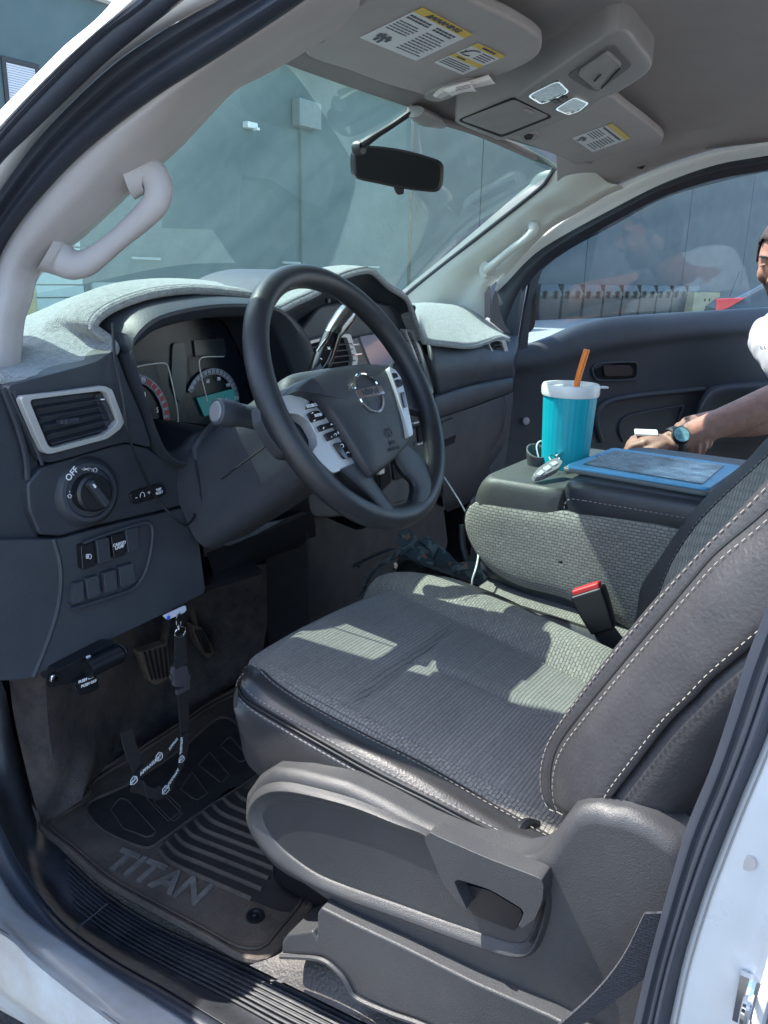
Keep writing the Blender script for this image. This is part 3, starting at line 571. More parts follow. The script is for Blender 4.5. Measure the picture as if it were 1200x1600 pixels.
mk('crease', [tube(A([(82, 842), (92, 880), (93, 920), (85, 965), (66, 1020), (50, 1058)], pl=(V(-.6, .188, .95), V(0, 1, -.16).normalized())), .005, 8, 30),
              ], K['dash2'], kn)
mk('knee_underside', [prism([at(30, 1058, Y=.19), at(200, 985, Y=.19), at(322, 924, Y=.19), V(-.35, .19, .86), V(-.3, .42, .9), V(-.8, .42, .9)], (0, 0, .01)),
                      loft([[at(318, 850, Y=.2), at(400, 800, Y=.2), at(480, 780, Y=.2)], [at(322, 926, Y=.24), at(400, 880, Y=.26), at(482, 850, Y=.28)], [V(-.5, .5, .82), V(-.35, .5, .82), V(-.2, .5, .82)]], 12, 4)], K['black'], T)
# left end crease lines
mk('end_seam', [tube(A([(22, 612), (45, 665), (66, 726)], Y=.19), .0025, 6, 16), tube(A([(5, 606), (28, 668), (40, 712), (43, 750)], Y=.205), .004, 6, 20)], K['dash'], dsh)
# --- left air vent
def vent(fr, inn, Yp, nsl, name='air_vent', knobside=True, th=.012):
    f_ = mk(name, ring2(rnd(A(fr, Y=Yp), 4, .12), rnd(A(inn, Y=Yp), 4, .12), (0, th, 0)), K['silver'], T, bevel=.0018, seg=2)
    mk('vent_back', prism(rnd(A(inn, Y=Yp+th+.03), 4, .12), (0, .004, 0)), K['hole'], f_)
    return f_
vo = [(30, 620), (100, 612), (164, 603), (176, 609), (195, 660), (188, 671), (168, 686), (70, 712)]
vi = [(46, 625), (100, 618), (158, 611), (168, 615), (184, 658), (179, 666), (163, 679), (78, 702)]
va = vent(vo, vi, .178, 5)
mk('vent_wall', ring2(rnd(A(vi, Y=.19), 4, .12), rnd(inset(A(vi, Y=.19), .002), 4, .12), (0, .03, 0)), K['black'], va)
sl_ = []
for i in range(5):
    t = (i+.6)/5.4
    a = V(*at(47+31*t, 628+72*t, Y=.195)); b = at(147+22*t, 614+60*t, Y=.195)
    c = (a+b)/2; d = (b-a); sl_.append(box(c, d.length, .022, .0022, (d.normalized(), V(0, 1, .25).normalized(), V(0, -.25, 1).normalized())))
mk('slat', sl_, K['dash'], va, bevel=.0006, seg=1)
mk('vane', [box(at(66+i*13+6, 655+2, Y=.212), .0015, .01, .075) for i in range(8)], K['black'], va)
mk('adjuster', [prism(rnd(A([(148, 617), (160, 613), (182, 662), (176, 668), (168, 674)], Y=.19), 3, .2), (0, .02, 0)), tube(A([(160, 626), (168, 640), (175, 657)], Y=.186), .004, 8, 12)], K['dash'], va, bevel=.001)
mk('tab', [box(at(106, 657, Y=.183), .028, .012, .006), box(at(101, 658, Y=.178), .006, .012, .007)], K['dash'], va, bevel=.001)
mk('marker', [box(at(160, 624, Y=.184), .005, .003, .0016)], K['inkw'], va)
# --- headlamp switch
kc = at(133, 768, Y=.20); ax_ = V(-.12, -1, .1).normalized()
sw = mk('lamp_switch', [lathe([(.001, -.01), (.052, -.01), (.05, .004), (.043, .012), (.041, .014), (.036, .0145), (.034, .011), (.001, .011)], kc, ax_, 48)], K['dash'], T)
mk('knob', [lathe([(.001, .008), (.0275, .008), (.0265, .026), (.023, .029), (.001, .0295)], kc, ax_, 40)], K['black'], sw)
gx_, gy_, gd_ = frame_of(ax_); dg_ = (V(.55, 0, -.83)).normalized()
mk('grip', [box(kc+ax_*.034, .046, .011, .014, (dg_, dg_.cross(ax_), ax_))], K['dash'], sw, bevel=.003, seg=3)
mk('knob_marker', [box(kc+ax_*.0413-dg_*.016, .006, .0028, .001, (dg_, dg_.cross(ax_), ax_))], K['inkw'], sw)
xr = V(1, 0, 0)
def onsw(ang, s, size, bold=.01):
    d = V(math.cos(R(ang)), 0, math.sin(R(ang))); d = (d-ax_*d.dot(ax_)).normalized()
    t = V(math.sin(R(ang)), 0, -math.cos(R(ang)))
    return text(s, kc+ax_*.0150+d*.0385, t, d, size, .0003, bold=bold)
def pxln(pts, pl, r): return tube(A(pts, pl=pl), r, 4, max(2, len(pts)*3), lin=False)
swp = (kc+ax_*.0155, ax_)
mk('marking', [onsw(128, 'OFF', .0125),
               ]+[tube(A(q, pl=swp), .0005, 4, 6) for q in [[(131, 735), (139, 731)], [(131, 731), (139, 735)], [(128, 733), (131, 734)], [(139, 733), (142, 732)],
                [(146, 733), (149, 731), (152, 733), (151, 737), (147, 738), (146, 733)], [(143, 733), (145, 733)], [(143, 736), (145, 736)],
                [(106, 774), (110, 772), (112, 776), (108, 779), (106, 774)], [(109, 769), (109, 767)]]], K['inkw'], sw)
# --- small dimmer / trip reset plate
dp = mk('trip_plate', prism(rnd(A([(203, 770), (255, 754), (262, 773), (207, 790)], Y=.196), 4, .2), (0, .01, 0)), K['black'], T, bevel=.0015, seg=2)
pd1 = (V(0, .1945, 0), V(0, 1, 0))
tx, ty = (at(255, 762, pl=pd1)-at(207, 778, pl=pd1)).normalized(), V(0, 0, 1)
mk('marking', [text('-', at(213, 777, pl=pd1), tx, ty, .011), text('+', at(233, 770, pl=pd1), tx, ty, .010), text('TRIP', at(248, 765, pl=pd1), tx, ty, .0055, bold=.02), text('RESET', at(249, 770, pl=pd1), tx, ty, .0055, bold=.02),
     tube(A([(219, 777), (220, 771), (223, 769), (226, 772), (226, 776)], pl=pd1), .0005, 4, 10)], K['inkw'], dp)
# --- switch bank
kp = (V(-.6, .179, .95), V(0, 1, -.16).normalized())
def Zf(L): return zz(60, 700, 4.286, L)
bank = mk('switch_bank', [tube(A(Zf([(300, 640), (450, 580), (700, 505), (745, 505), (765, 560), (750, 700), (715, 830), (660, 920), (600, 960), (400, 1025), (225, 1080)]), pl=kp), .0028, 8, 60)], K['dash2'], T)
kb = (V(-.6, .174, .95), V(0, 1, -.16).normalized())
for q, mkk in (([(285, 655), (375, 632), (384, 790), (297, 818)], 'fog'), ([(388, 620), (475, 597), (490, 755), (405, 782)], ''), ([(487, 590), (573, 563), (583, 718), (508, 742)], 'cargo'), ([(583, 552), (668, 525), (680, 680), (605, 706)], '')):
    bt = mk('switch', prism(rnd(A(Zf(q), pl=kb), 3, .1), (0, .016, 0)), K['black'] if mkk else K['dash'], bank, bevel=.0015, seg=2)
    if mkk:
        pk = (V(-.6, .1728, .95), V(0, 1, -.16).normalized()); xd = (at(*Zf([q[1]])[0], pl=pk)-at(*Zf([q[0]])[0], pl=pk)).normalized()
        if mkk == 'cargo':
            mk('marking', [text('CARGO', at(*Zf([(543, 642)])[0], pl=pk), xd, V(0, 0, 1), .0065, bold=.02), text('LAMP', at(*Zf([(545, 664)])[0], pl=pk), xd, V(0, 0, 1), .0065, bold=.02)], K['inkw'], bt)
        else:
            mk('marking', [tube(A(Zf(L), pl=pk), .0005, 4, 8) for L in [[(337, 712), (352, 712), (355, 728), (350, 742), (338, 742), (337, 712)], [(318, 716), (334, 712)], [(318, 727), (334, 723)], [(318, 738), (334, 735)], [(325, 710), (327, 742)]]], K['inkw'], bt)
for q in ([(245, 910), (300, 890), (310, 1020), (225, 1050)], [(320, 880), (402, 852), (420, 985), (335, 1015)], [(440, 840), (520, 812), (530, 945), (448, 972)], [(543, 800), (635, 770), (655, 900), (553, 935)]):
    mk('switch_blank', prism(rnd(A(Zf(q), pl=kb), 3, .1), (0, .01, 0)), K['dash2'], bank, bevel=.001, seg=2)
# --- instrument binnacle
b0 = [(178, 546), (168, 522), (170, 500), (198, 476), (250, 462), (320, 456), (400, 465), (445, 488), (470, 520), (480, 600), (470, 690), (330, 735), (255, 738), (218, 700), (195, 620)]
b1 = [(194, 568), (197, 553), (212, 539), (246, 514), (315, 497), (385, 493), (425, 500), (446, 540), (463, 590), (468, 640), (430, 684), (312, 677), (286, 702), (256, 703), (222, 645)]
B0 = A(b0, Y=.235); B0m = [p.lerp(q, .45)+V(0, -.035, .0) for p, q in zip(A(b0, Y=.225), A(b1, Y=.20))]
B1 = A(b1, Y=.20); B1b = [p+V((-.0), .012, 0) for p in B1]; B2 = [p+V(0, .11, 0) for p in inset(B1, .012)]
bn = mk('instrument_binnacle', loft([[p+V(0, .05, 0) for p in B0], B0, B0m, B1, B1b], 80, 4, True), K['dash'], T)
mk('binnacle_lining', loft([B1b, [p.lerp(q, .5) for p, q in zip(B1b, B2)], B2], 80, 3, True), mat('lining_black', (.006, .009, .016), .6), bn)
fc = mk('gauge_face', prism([p+V(0, .002, 0) for p in B2], (0, .01, 0)), mat('gauge_black', (.004, .007, .014), .3), bn)
gy = .312
def gauge(cx, cz, r, a0, a1, red, nums, wd):
    c = V(cx, gy-.004, cz); ex, ez = V(1, 0, 0), V(0, 0, 1)
    o_ = circ(c, r, ex, ez, 50, a0, a1); i_ = circ(c, r-wd, ex, ez, 50, a0, a1); v = [tuple(p) for p in o_+i_]
    f = [(i, i+1, 50+i+1, 50+i) for i in range(49)]
    g_ = mk('dial', [(v, f)], mat('dial_ring', (.30, .32, .36), .4), bn, solid=.002)
    mk('tick', [box(c+V(0, -.0025, 0)+(ex*math.cos(R(a))+ez*math.sin(R(a)))*(r-wd/2), wd*.7, .0008, .0012, (ex*math.cos(R(a))+ez*math.sin(R(a)), V(0, 1, 0), ex*-math.sin(R(a))+ez*math.cos(R(a)))) for a in range(int(a0)+6, int(a1), 9)], K['ink'], g_)
    if red:
        mk('red_zone', [box(c+V(0, -.003, 0)+(ex*math.cos(R(a))+ez*math.sin(R(a)))*(r-wd*.5), wd*.62, .0008, r*R(5.5), (ex*math.cos(R(a))+ez*math.sin(R(a)), V(0, 1, 0), ex*-math.sin(R(a))+ez*math.cos(R(a)))) for a in red], mat('red_mark', (.35, .03, .04), .5), g_)
    mk('numeral', [text(s, at(a[0], a[1], Y=gy-.007), (1, 0, 0), (0, 0, 1), .0125 if len(s) < 2 else .0095, sx=.8) for s, a in nums], K['inkw'], g_)
    return c
gl_ = at(186, 664, Y=gy); gauge(gl_.x+.020, gl_.z, .082, -52, 110, [57, 47, 37, 27, 17, 7, -3, -13], [('4', (226, 617)), ('5', (246, 641)), ('6', (251, 668))], .0135)
gr_ = at(330, 634, Y=gy); gc = gauge(gr_.x, gr_.z, .068, -40, 150, None, [('60', (325, 596)), ('80', (342, 592)), ('100', (356, 602)), ('120', (369, 622))], .011)
mk('needle', [tube([gc+V(.012, -.006, -.012), gc+V(.03, -.006, .012)], .0008, 5, 2)], K['inkw'], bn)
mk('teal_reflection', [prism([at(308, 622, Y=gy-.006), at(368, 607, Y=gy-.006), at(372, 640, Y=gy-.006), at(320, 650, Y=gy-.006)], (0, .002, 0))], emis('teal_glow', (.02, .16, .19), .12), bn)  # reflection in the cluster, put in as a faintly glowing teal wedge
mk('centre_display', [prism(rnd(A([(270, 537), (288, 534), (292, 560), (290, 615), (280, 630), (268, 600)], Y=gy-.004), 3, .15), (0, .003, 0)), prism(A([(303, 532), (350, 528), (354, 556), (306, 558)], Y=gy-.004), (0, .003, 0))], mat('display_grey', (.022, .03, .036), .25), bn)
mk('dial_bezel', [tube(A([(202, 576), (228, 570), (256, 567), (262, 572), (270, 605), (277, 640), (277, 665), (266, 685), (254, 695)], Y=.296), .0012, 6, 40), tube(A([(350, 557), (318, 558), (311, 565), (315, 590), (324, 627)], Y=.298), .0012, 6, 30)], K['silver'], bn)
# --- centre stack
cs = mk('centre_stack', [prism(rnd(A([(470, 560), (467, 520), (500, 478), (560, 468), (625, 478), (645, 500), (660, 540), (688, 625), (690, 660), (692, 775), (640, 800), (482, 812), (478, 700)], Y=.222), 3, .15), (0, .16, 0))], K['dash'], T, bevel=.008)
vl = mk('air_vent', ring2(rnd(A([(472, 536), (512, 525), (548, 521), (560, 560), (556, 585), (490, 590)], Y=.208), 4, .12), rnd(A([(478, 540), (512, 530), (542, 527), (552, 560), (549, 580), (494, 584)], Y=.208), 4, .12), (0, .012, 0)), K['silver'], T, bevel=.0012, seg=2)
mk('vent_back', prism(rnd(A([(476, 539), (512, 529), (544, 526), (552, 560), (549, 580), (492, 584)], Y=.218), 4, .12), (0, .002, 0)), K['hole'], vl)
mk('slat', [box((at(480+i*3.2, 546+i*9, Y=.212)+at(544+i*1, 534+i*9, Y=.212))/2, .14, .012, .002) for i in range(5)], K['dash'], vl)
vr = mk('air_vent', ring2(rnd(A([(632, 514), (645, 515), (658, 545), (668, 575), (678, 612), (671, 622), (664, 600), (648, 555)], Y=.205), 4, .15), rnd(A([(636, 518), (643, 519), (655, 548), (664, 578), (673, 608), (670, 612), (663, 590), (649, 550)], Y=.205), 4, .15), (0, .014, 0)), K['silver'], T, bevel=.001, seg=2)
mk('vent_back', prism(rnd(A([(635, 517), (644, 518), (656, 547), (665, 577), (674, 609), (670, 614), (662, 590), (648, 550)], Y=.215), 4, .15), (0, .002, 0)), K['hole'], vr)
mk('slat', [box(at(641+i*4.2, 532+i*11.5, Y=.211), .04, .008, .002) for i in range(7)], K['dash'], vr)
rad = mk('radio_panel', [prism(rnd(A([(548, 530), (580, 522), (632, 516), (655, 560), (664, 592), (620, 600), (556, 602)], Y=.212), 3, .15), (0, .012, 0))], mat('radio_plastic', (.09, .08, .085), .4), T, bevel=.002)
mk('screen', [prism(rnd(A([(562, 526), (588, 522), (606, 540), (618, 570), (580, 572)], Y=.2085), 3, .12), (0, .004, 0))], mat('screen_glass', (.32, .3, .36), .08, coat=1, var=.05, vsc=20), rad)  # lilac reflection on the screen put into its base colour
mk('radio_button', [box(at(555, 538.5, Y=.208), .022, .006, .0035), box(at(558, 553.5, Y=.208), .026, .006, .0035)], K['chrome'], rad, bevel=.0008)
ll = mk('climate_panel', [prism(rnd(A([(585, 690), (690, 655), (692, 765), (600, 792)], Y=.214), 3, .1), (0, .012, 0))], K['dash2'], T, bevel=.004)
mk('storage_slot', [prism(rnd(A([(592, 728), (606, 715), (612, 752), (596, 768)], Y=.210), 3, .12), (0, .004, 0)), prism(rnd(A([(612, 714), (640, 706), (646, 740), (616, 752)], Y=.210), 3, .12), (0, .004, 0)), prism(rnd(A([(652, 668), (664, 664), (666, 692), (655, 696)], Y=.210), 3, .12), (0, .004, 0))], K['hole'], ll)
mk('climate_button', [box(at(650, 660, Y=.207), .03, .008, .004), box(at(656, 693, Y=.207), .03, .008, .004), box(at(588, 735, Y=.2), .02, .03, .012)], K['silver'], ll, bevel=.001)
mk('hazard_display', [prism(A([(545, 443), (566, 439), (568, 449), (548, 454)], Y=.235), (0, .01, 0)), box(at(512, 470, Y=.2), .008, .008, .008)], K['gloss'], cs, bevel=.001)
mk('hazard_mark', [box(at(551+i*5, 446-i, Y=.232), .004, .002, .003) for i in range(3)], K['silver'], cs)
# binnacle hood at the centre (under the felt)
h0 = [(438, 486), (461, 474), (493, 459), (533, 434), (568, 424), (584, 427), (608, 449), (633, 465), (643, 484), (651, 506), (663, 536)]
mk('centre_hood', loft([[p+V(0, .05, -.03) for p in A([(470, 520), (485, 500), (510, 485), (545, 472), (570, 468), (590, 470), (606, 478), (622, 486), (632, 494), (640, 505), (652, 530)], Y=.235)], A([(450, 498), (470, 484), (500, 468), (538, 444), (568, 433), (582, 436), (604, 456), (627, 471), (637, 487), (645, 508), (658, 536)], Y=.20), A(h0, Y=.19), [p+V(0, .35, .0) for p in A(h0, Y=.19)]], 50, 4), K['dash'], T)
# --- lower centre trim down to the floor
mk('lower_console', [prism(rnd(A([(482, 796), (560, 830), (690, 770), (700, 850), (660, 960), (600, 1040), (484, 1040)], Y=.25), 3, .1), (0, .12, 0)), tube(A([(480, 792), (481, 880), (484, 1000)], Y=.235), .0012, 5, 8), tube(A([(560, 885), (585, 872), (620, 858)], Y=.24), .004, 6, 8)], mat('console_dark', (.008, .011, .016), .65), T, bevel=.005)
# --- passenger side dash
def Zd(L): return zz(640, 440, 5.717, L)
rows = [A([(664, 530), (700, 536), (745, 534), (775, 526), (806, 520)], Y=.26), A([(668, 545), (700, 548), (745, 544), (775, 548), (806, 545)], Y=.215), A([(672, 575), (705, 575), (750, 570), (798, 565)], Y=.195), A([(678, 606), (727, 592), (771, 584), (800, 578)], Y=.205), A([(679, 615), (727, 601), (771, 592), (800, 587)], Y=.215)]
dr = mk('passenger_dash_pad', loft(rows, 30, 5), K['dash2'], T, solid=.01, off=1)
rows = [A([(679, 615), (727, 601), (771, 592), (800, 587)], Y=.215), A([(680, 621), (727, 606), (771, 596), (801, 591)], Y=.19), A([(683, 640), (735, 621), (801, 601)], Y=.183), A([(686, 652), (745, 631), (802, 610)], Y=.19), A([(686, 654), (745, 633), (802, 612)], Y=.2)]
mk('dash_band', loft(rows, 30, 4), K['dash2'], T)
rows = [A([(686, 655), (745, 634), (802, 613)], Y=.197), A([(690, 700), (750, 680), (799, 650)], Y=.192), A([(692, 745), (745, 735), (785, 700)], Y=.20), A([(694, 790), (740, 770), (765, 730)], Y=.235), A([(700, 800), (740, 780), (770, 740)], Y=.33)]
gb = mk('glovebox', [loft(rows, 30, 4), tube(A([(787, 618), (790, 640), (783, 680), (765, 712)], Y=.188), .0012, 5, 20)], K['dash'], T)
lt = mk('glovebox_latch', prism(rnd(A(Zd([(287, 1262), (410, 1215), (420, 1365), (300, 1420)]), Y=.189), 4, .12), (0, .01, 0)), K['dash2'], gb, bevel=.0015)
mk('latch_recess', prism(A(Zd([(298, 1420), (418, 1368), (400, 1440), (305, 1485)]), Y=.191), (0, .006, 0)), K['hole'], gb)
vq = mk('air_vent', ring2(A([(764, 538), (764, 530), (784, 530), (790, 530), (797, 556), (793, 560), (778, 561), (771, 556)], Y=.20), A([(766, 539), (767, 533), (781, 533), (784, 534), (790, 552), (787, 555), (778, 556), (772, 551)], Y=.20), (0, .01, 0)), K['silver'], T, bevel=.001, seg=1)
mk('vent_back', prism(A([(766, 539), (767, 533), (781, 533), (784, 534), (790, 552), (787, 555), (778, 556), (772, 551)], Y=.208), (0, .002, 0)), K['hole'], vq)
mk('slat', [box(at(777+i*1.4, 539+i*5, Y=.205), .05, .008, .002) for i in range(4)], K['dash'], vq)
# pale kick plate beyond the glovebox
mk('kick_plate', prism(A([(735, 765), (745, 725), (760, 700), (757, 760), (752, 790), (735, 800)], Y=.30), (0, .01, 0)), mat('kick_grey', (.10, .115, .13), .6), T)
mk('console_side_trim', [tube(A([(722, 820), (725, 860), (745, 905), (790, 945)], X=-.06), .006, 8, 20)], K['dash2'], T)

# ================================================================== felt cover lying on the dashboard
fm = K['mat']
n0 = [at(a, b, Y=y) for a, b, y in [(-30, 570, .25), (-5, 588, .225), (25, 597, .215), (62, 593, .21), (110, 583, .21), (150, 567, .21), (172, 550, .212), (177, 541, .22), (168, 528, .228), (150, 515, .235), (144, 507, .235), (151, 494, .235), (172, 479, .23), (206, 465, .225), (245, 455, .222), (300, 450, .22), (360, 455, .22), (410, 463, .222), (440, 484, .22)]]
nm = [V(x, .34, z) for x, z in ((-.84, 1.258), (-.81, 1.262), (-.78, 1.266), (-.748, 1.270), (-.72, 1.276), (-.695, 1.283), (-.672, 1.290), (-.655, 1.298), (-.642, 1.306), (-.63, 1.315), (-.615, 1.325), (-.597, 1.336), (-.575, 1.346), (-.54, 1.358), (-.49, 1.366), (-.43, 1.369), (-.36, 1.366), (-.30, 1.356), (-.24, 1.335))]
nf = [V(-.86, .45, 1.24), V(-.74, .50, 1.265), V(-.62, .555, 1.285), V(-.5, .60, 1.302), V(-.42, .615, 1.325), V(-.34, .62, 1.342), V(-.27, .62, 1.353), V(-.2, .62, 1.357), V(-.1, .62, 1.357), V(.1, .62, 1.35)]
def raw(r, n=90): return cr(r, n)
nf = cr(nf, len(n0)); n1_ = [p+V(0, .035, .004) for p in n0]; n2_ = [p.lerp(q, .62)+V(0, 0, .003) for p, q in zip(n1_, nm)]
cm = [idx(n0), idx(n1_), idx(n2_), idx(nm), idx([p.lerp(q, .5)+V(0, 0, .008) for p, q in zip(nm, nf)]), idx(nf)]
felt = thing('dashboard_cover', 'light grey felt cover with rolled hem, lying over the top of the dashboard', 'dashboard cover', (-.1, .4, 1.3))
mk('felt_sheet', grid([list(r) for r in zip(*[cr_cols(list(c), 5) for c in zip(*cm)])]), fm, felt, solid=.006, off=1)
mk('hem', tube([p+V(0, -.002, -.002) for p in n0], .0075, 10, 140), fm, felt)
hc = A(h0, Y=.186)
mk('felt_sheet', loft([[p+V(0, 0, .003) for p in hc], [p+V(0, .08, .004) for p in hc], [p+V(0, .22, -.03) for p in hc], [p+V(0, .36, -.085) for p in hc]], 60, 4), fm, felt, solid=.005, off=1)
mk('hem', tube(hc, .0055, 10, 100), fm, felt)
e0 = [at(a, b, Y=y) for a, b, y in [(651, 508, .21), (660, 531, .2), (672, 536, .195), (689, 538, .19), (706, 540, .188), (727, 542, .186), (745, 540, .186), (762, 534, .19), (780, 528, .2), (795, 532, .21)]]
e1 = [at(a, b, Y=y) for a, b, y in [(648, 492, .3), (665, 495, .3), (690, 497, .3), (715, 499, .3), (735, 502, .3), (755, 510, .29), (775, 518, .28), (797, 529, .25)]]
e2 = [at(a, b, Y=y) for a, b, y in [(640, 478, .42), (666, 476, .42), (692, 478, .42), (715, 480, .42), (731, 485, .41), (754, 498, .38), (773, 511, .33), (796, 528, .27)]]
e3 = [p+V(0, .18, -.05) for p in e2]
mk('felt_sheet', loft([e0, e1, e2, e3], 60, 6), fm, felt, solid=.006, off=1)
mk('hem', [tube(e0, .0055, 10, 80), tube([p+V(0, -.003, 0) for p in e2], .004, 8, 60)], fm, felt)

# ================================================================== steering column, stalks, wheel
wc = V(-.4376, -.0784, 1.2226); tl = R(29.6); yw = R(3.1); wx = V(math.cos(yw), math.sin(yw), 0); wb_ = V(-math.sin(yw), math.cos(yw), 0)
wu = wb_*math.sin(tl)+V(0, 0, math.cos(tl)); wn = wb_*-math.cos(tl)+V(0, 0, math.sin(tl))
def wp_(L, h=0, s=3.722, o=(380, 410)):
    return A(zz(o[0], o[1], s, L), pl=(wc+wn*h, wn))
def sect(c, w_, h_, k=.35, n=24, dx=0):
    P = [c+wx*(a*w_)+wu*(b*h_) for a, b in ((-1, -.72), (-1, 0), (-1, .7), (-.72, 1), (0, 1.04), (.72, 1), (1, .7), (1, 0), (1, -.72), (.72, -1), (0, -1.02), (-.72, -1))]
    return cr(P, n, True)
col = mk('steering_column', [loft([sect(wc-wn*.035-wu*.005, .055, .05), sect(wc-wn*.05-wu*.008, .085, .068), sect(wc-wn*.09-wu*.012, .080, .072), sect(wc-wn*.17-wu*.02, .078, .075), sect(wc-wn*.25-wu*.028, .076, .076), sect(wc-wn*.34-wu*.035, .076, .076)], 32, 4, True, False, True)], K['dash2'], T)
mk('shroud_seam', [tube([wc-wn*.05+wx*-.0865+wu*-.01, wc-wn*.1+wx*-.0965+wu*-.016, wc-wn*.2+wx*-.112+wu*-.03], .0014, 5, 12)], K['hole'], col)
mk('column_boot', loft([A([(300, 700), (330, 660), (380, 640)], Y=.17), A([(308, 745), (318, 800), (330, 850)], Y=.15), A([(318, 858), (390, 830), (470, 800)], Y=.19), A([(316, 872), (400, 850), (480, 815)], Y=.26)], 24, 4), K['dash2'], T)
# left stalk
kn0 = at(337, 643, X=-.625)
lsv = (wc-wn*.075+wx*-.07+wu*.0-kn0)
ls = mk('light_stalk', [lathe([(.001, 0), (.0165, 0), (.0185, .002), (.019, .006), (.0185, .024), (.0165, .03), (.0155, .045), (.0175, .07), (.022, .1), (.024, lsv.length)], kn0, lsv, 28)], K['dash2'], T)
mk('stalk_end', lathe([(.001, -.002), (.0125, -.002), (.0140, 0), (.0140, .004)], kn0, lsv, 24), mat('stalk_end_grey', (.16, .16, .17), .4), ls)
# right shifter stalk
sh = [at(492, 590, Y=.06), at(506, 556, Y=.06), at(520, 520, Y=.06)]
tp0, tp1 = at(519, 522, Y=.06), at(549, 481, Y=.06)
gs = mk('gear_lever', [tube([at(485, 610, Y=.07), at(496, 582, Y=.06), at(508, 552, Y=.06), at(519, 524, Y=.06)], [.017, .016, .017, .015], 20, 20)], K['gloss'], T)
mk('lever_knob', [tube([tp0-(tp1-tp0)*.1, tp0, tp0.lerp(tp1, .3), tp0.lerp(tp1, .92), tp1, tp1+(tp1-tp0)*.05], [.013, .0155, .0165, .0175, .0165, .008], 24, 24)], mat('dark_chrome', (.20, .205, .21), .18, metal=.9), gs)
kd_ = (tp1-tp0).normalized(); fcd = (CAM-tp0).normalized(); sd_ = kd_.cross(fcd).normalized()
mk('shift_button', [box(tp0.lerp(tp1, .6)+sd_*.012+fcd*.008, .034, .012, .008, (kd_, sd_, fcd))], K['gloss'], gs, bevel=.003)
mk('highlight_strip', [box(tp0.lerp(tp1, -.45)+fcd*.0165-sd_*.002, .03, .005, .002, (kd_, sd_, fcd))], K['chrome'], gs, bevel=.001)
mk('marking', [text('+', tp0.lerp(tp1, -.4)+fcd*.0172+sd_*.009, sd_, kd_, .014), text('-', tp0.lerp(tp1, -.75)+fcd*.0172+sd_*.009, sd_, kd_, .014)], K['inkw'], gs)
# steering wheel
SW = mk('steering_wheel', [tube([wc+(wx*math.cos(R(a))+wu*math.sin(R(a)))*.1885 for a in range(0, 360, 10)], .0172, 24, 144, closed=True)], K['rim'], T)
SW['label'] = 'black rubber covered steering wheel'
# black spokes
def pr_(L, h, th): return prism(rnd(wp_(L, h), 3, .2), wn*-th)
mk('spoke', [pr_([(95, 830), (195, 770), (215, 800), (255, 875), (330, 890), (400, 950), (430, 1010), (400, 1110), (330, 1130), (235, 1120), (150, 1010), (105, 920)], -.006, .016)], K['hub'], SW, bevel=.005, seg=4)
mk('spoke', [pr_([(870, 600), (905, 560), (960, 600), (1010, 700), (1050, 800), (1060, 880), (960, 850), (920, 760)], -.004, .018)], K['hub'], SW, bevel=.005, seg=4)
mk('spoke', [loft([wp_([(520, 1222), (590, 1300), (690, 1370), (730, 1420)], -.010), wp_([(560, 1205), (640, 1270), (740, 1370), (800, 1440)], .012), wp_([(640, 1170), (720, 1280), (790, 1370), (850, 1450)], .016), wp_([(695, 1160), (755, 1270), (820, 1360), (890, 1445)], .012), wp_([(705, 1165), (765, 1270), (825, 1352), (895, 1440)], -.012)], 20, 5),
             loft([wp_([(860, 1150), (905, 1230), (965, 1300), (940, 1440)], -.012), wp_([(870, 1130), (925, 1220), (990, 1300), (975, 1420)], .010), wp_([(915, 1100), (980, 1190), (1045, 1290), (1050, 1410)], .016), wp_([(955, 1060), (1030, 1130), (1085, 1250), (1120, 1330)], .012), wp_([(960, 1050), (1045, 1125), (1100, 1240), (1130, 1310)], -.012)], 20, 5)], K['hub'], SW)
# silver bezels
sv = mk('spoke_trim', [pr_([(205, 782), (300, 764), (380, 768), (440, 812), (510, 895), (600, 1030), (690, 1160), (600, 1198), (522, 1226), (460, 1170), (398, 1110), (432, 1055), (428, 1005), (385, 925), (320, 880), (250, 874), (222, 835)], .012, .016)], K['silver'], SW, bevel=.003, seg=3)
for q in ([(368, 855), (400, 790), (432, 840)], [(375, 875), (435, 858), (480, 895), (475, 910), (405, 930)], [(434, 950), (520, 925), (542, 950), (455, 985)], [(474, 995), (555, 968), (578, 1003), (500, 1040)], [(525, 1050), (600, 1040), (650, 1120), (645, 1130), (590, 1142)]):
    mk('wheel_button', [prism(rnd(wp_(q, .0155), 3, .2), wn*-.006)], K['gloss'], sv, bevel=.001, seg=2)
wpl = (wc+wn*.0162, wn)
def wt(s, x, y, size, **k): return text(s, A(zz(380, 410, 3.722, [(x, y)]), pl=wpl)[0], wx, wu, size, .0002, **k)
mk('marking', [wt('SOURCE', 400, 832, .006, bold=.02), wt('ENTER', 437, 888, .0055, bold=.02), wt('-', 513, 1012, .010), wt('+', 553, 993, .009)]+
   [prism(wp_(L, .0163), wn*-.0003) for L in ([(462, 962), (472, 955), (470, 970)], [(510, 935), (522, 943), (510, 948)], [(395, 880), (410, 876), (404, 870)], [(408, 918), (424, 912), (414, 925)])]+
   [tube(wp_(L, .0164), .0005, 4, 8) for L in ([(528, 1005), (533, 995), (543, 1000), (540, 1010)], [(566, 1062), (575, 1056), (584, 1066), (580, 1078)], [(600, 1112), (607, 1103), (618, 1108)])], K['inkw'], sv)
sv2 = mk('spoke_trim', [pr_([(846, 604), (884, 622), (918, 665), (950, 790), (992, 1000), (966, 1016), (932, 880), (896, 760)], .036, .036)], K['silver'], SW, bevel=.002)
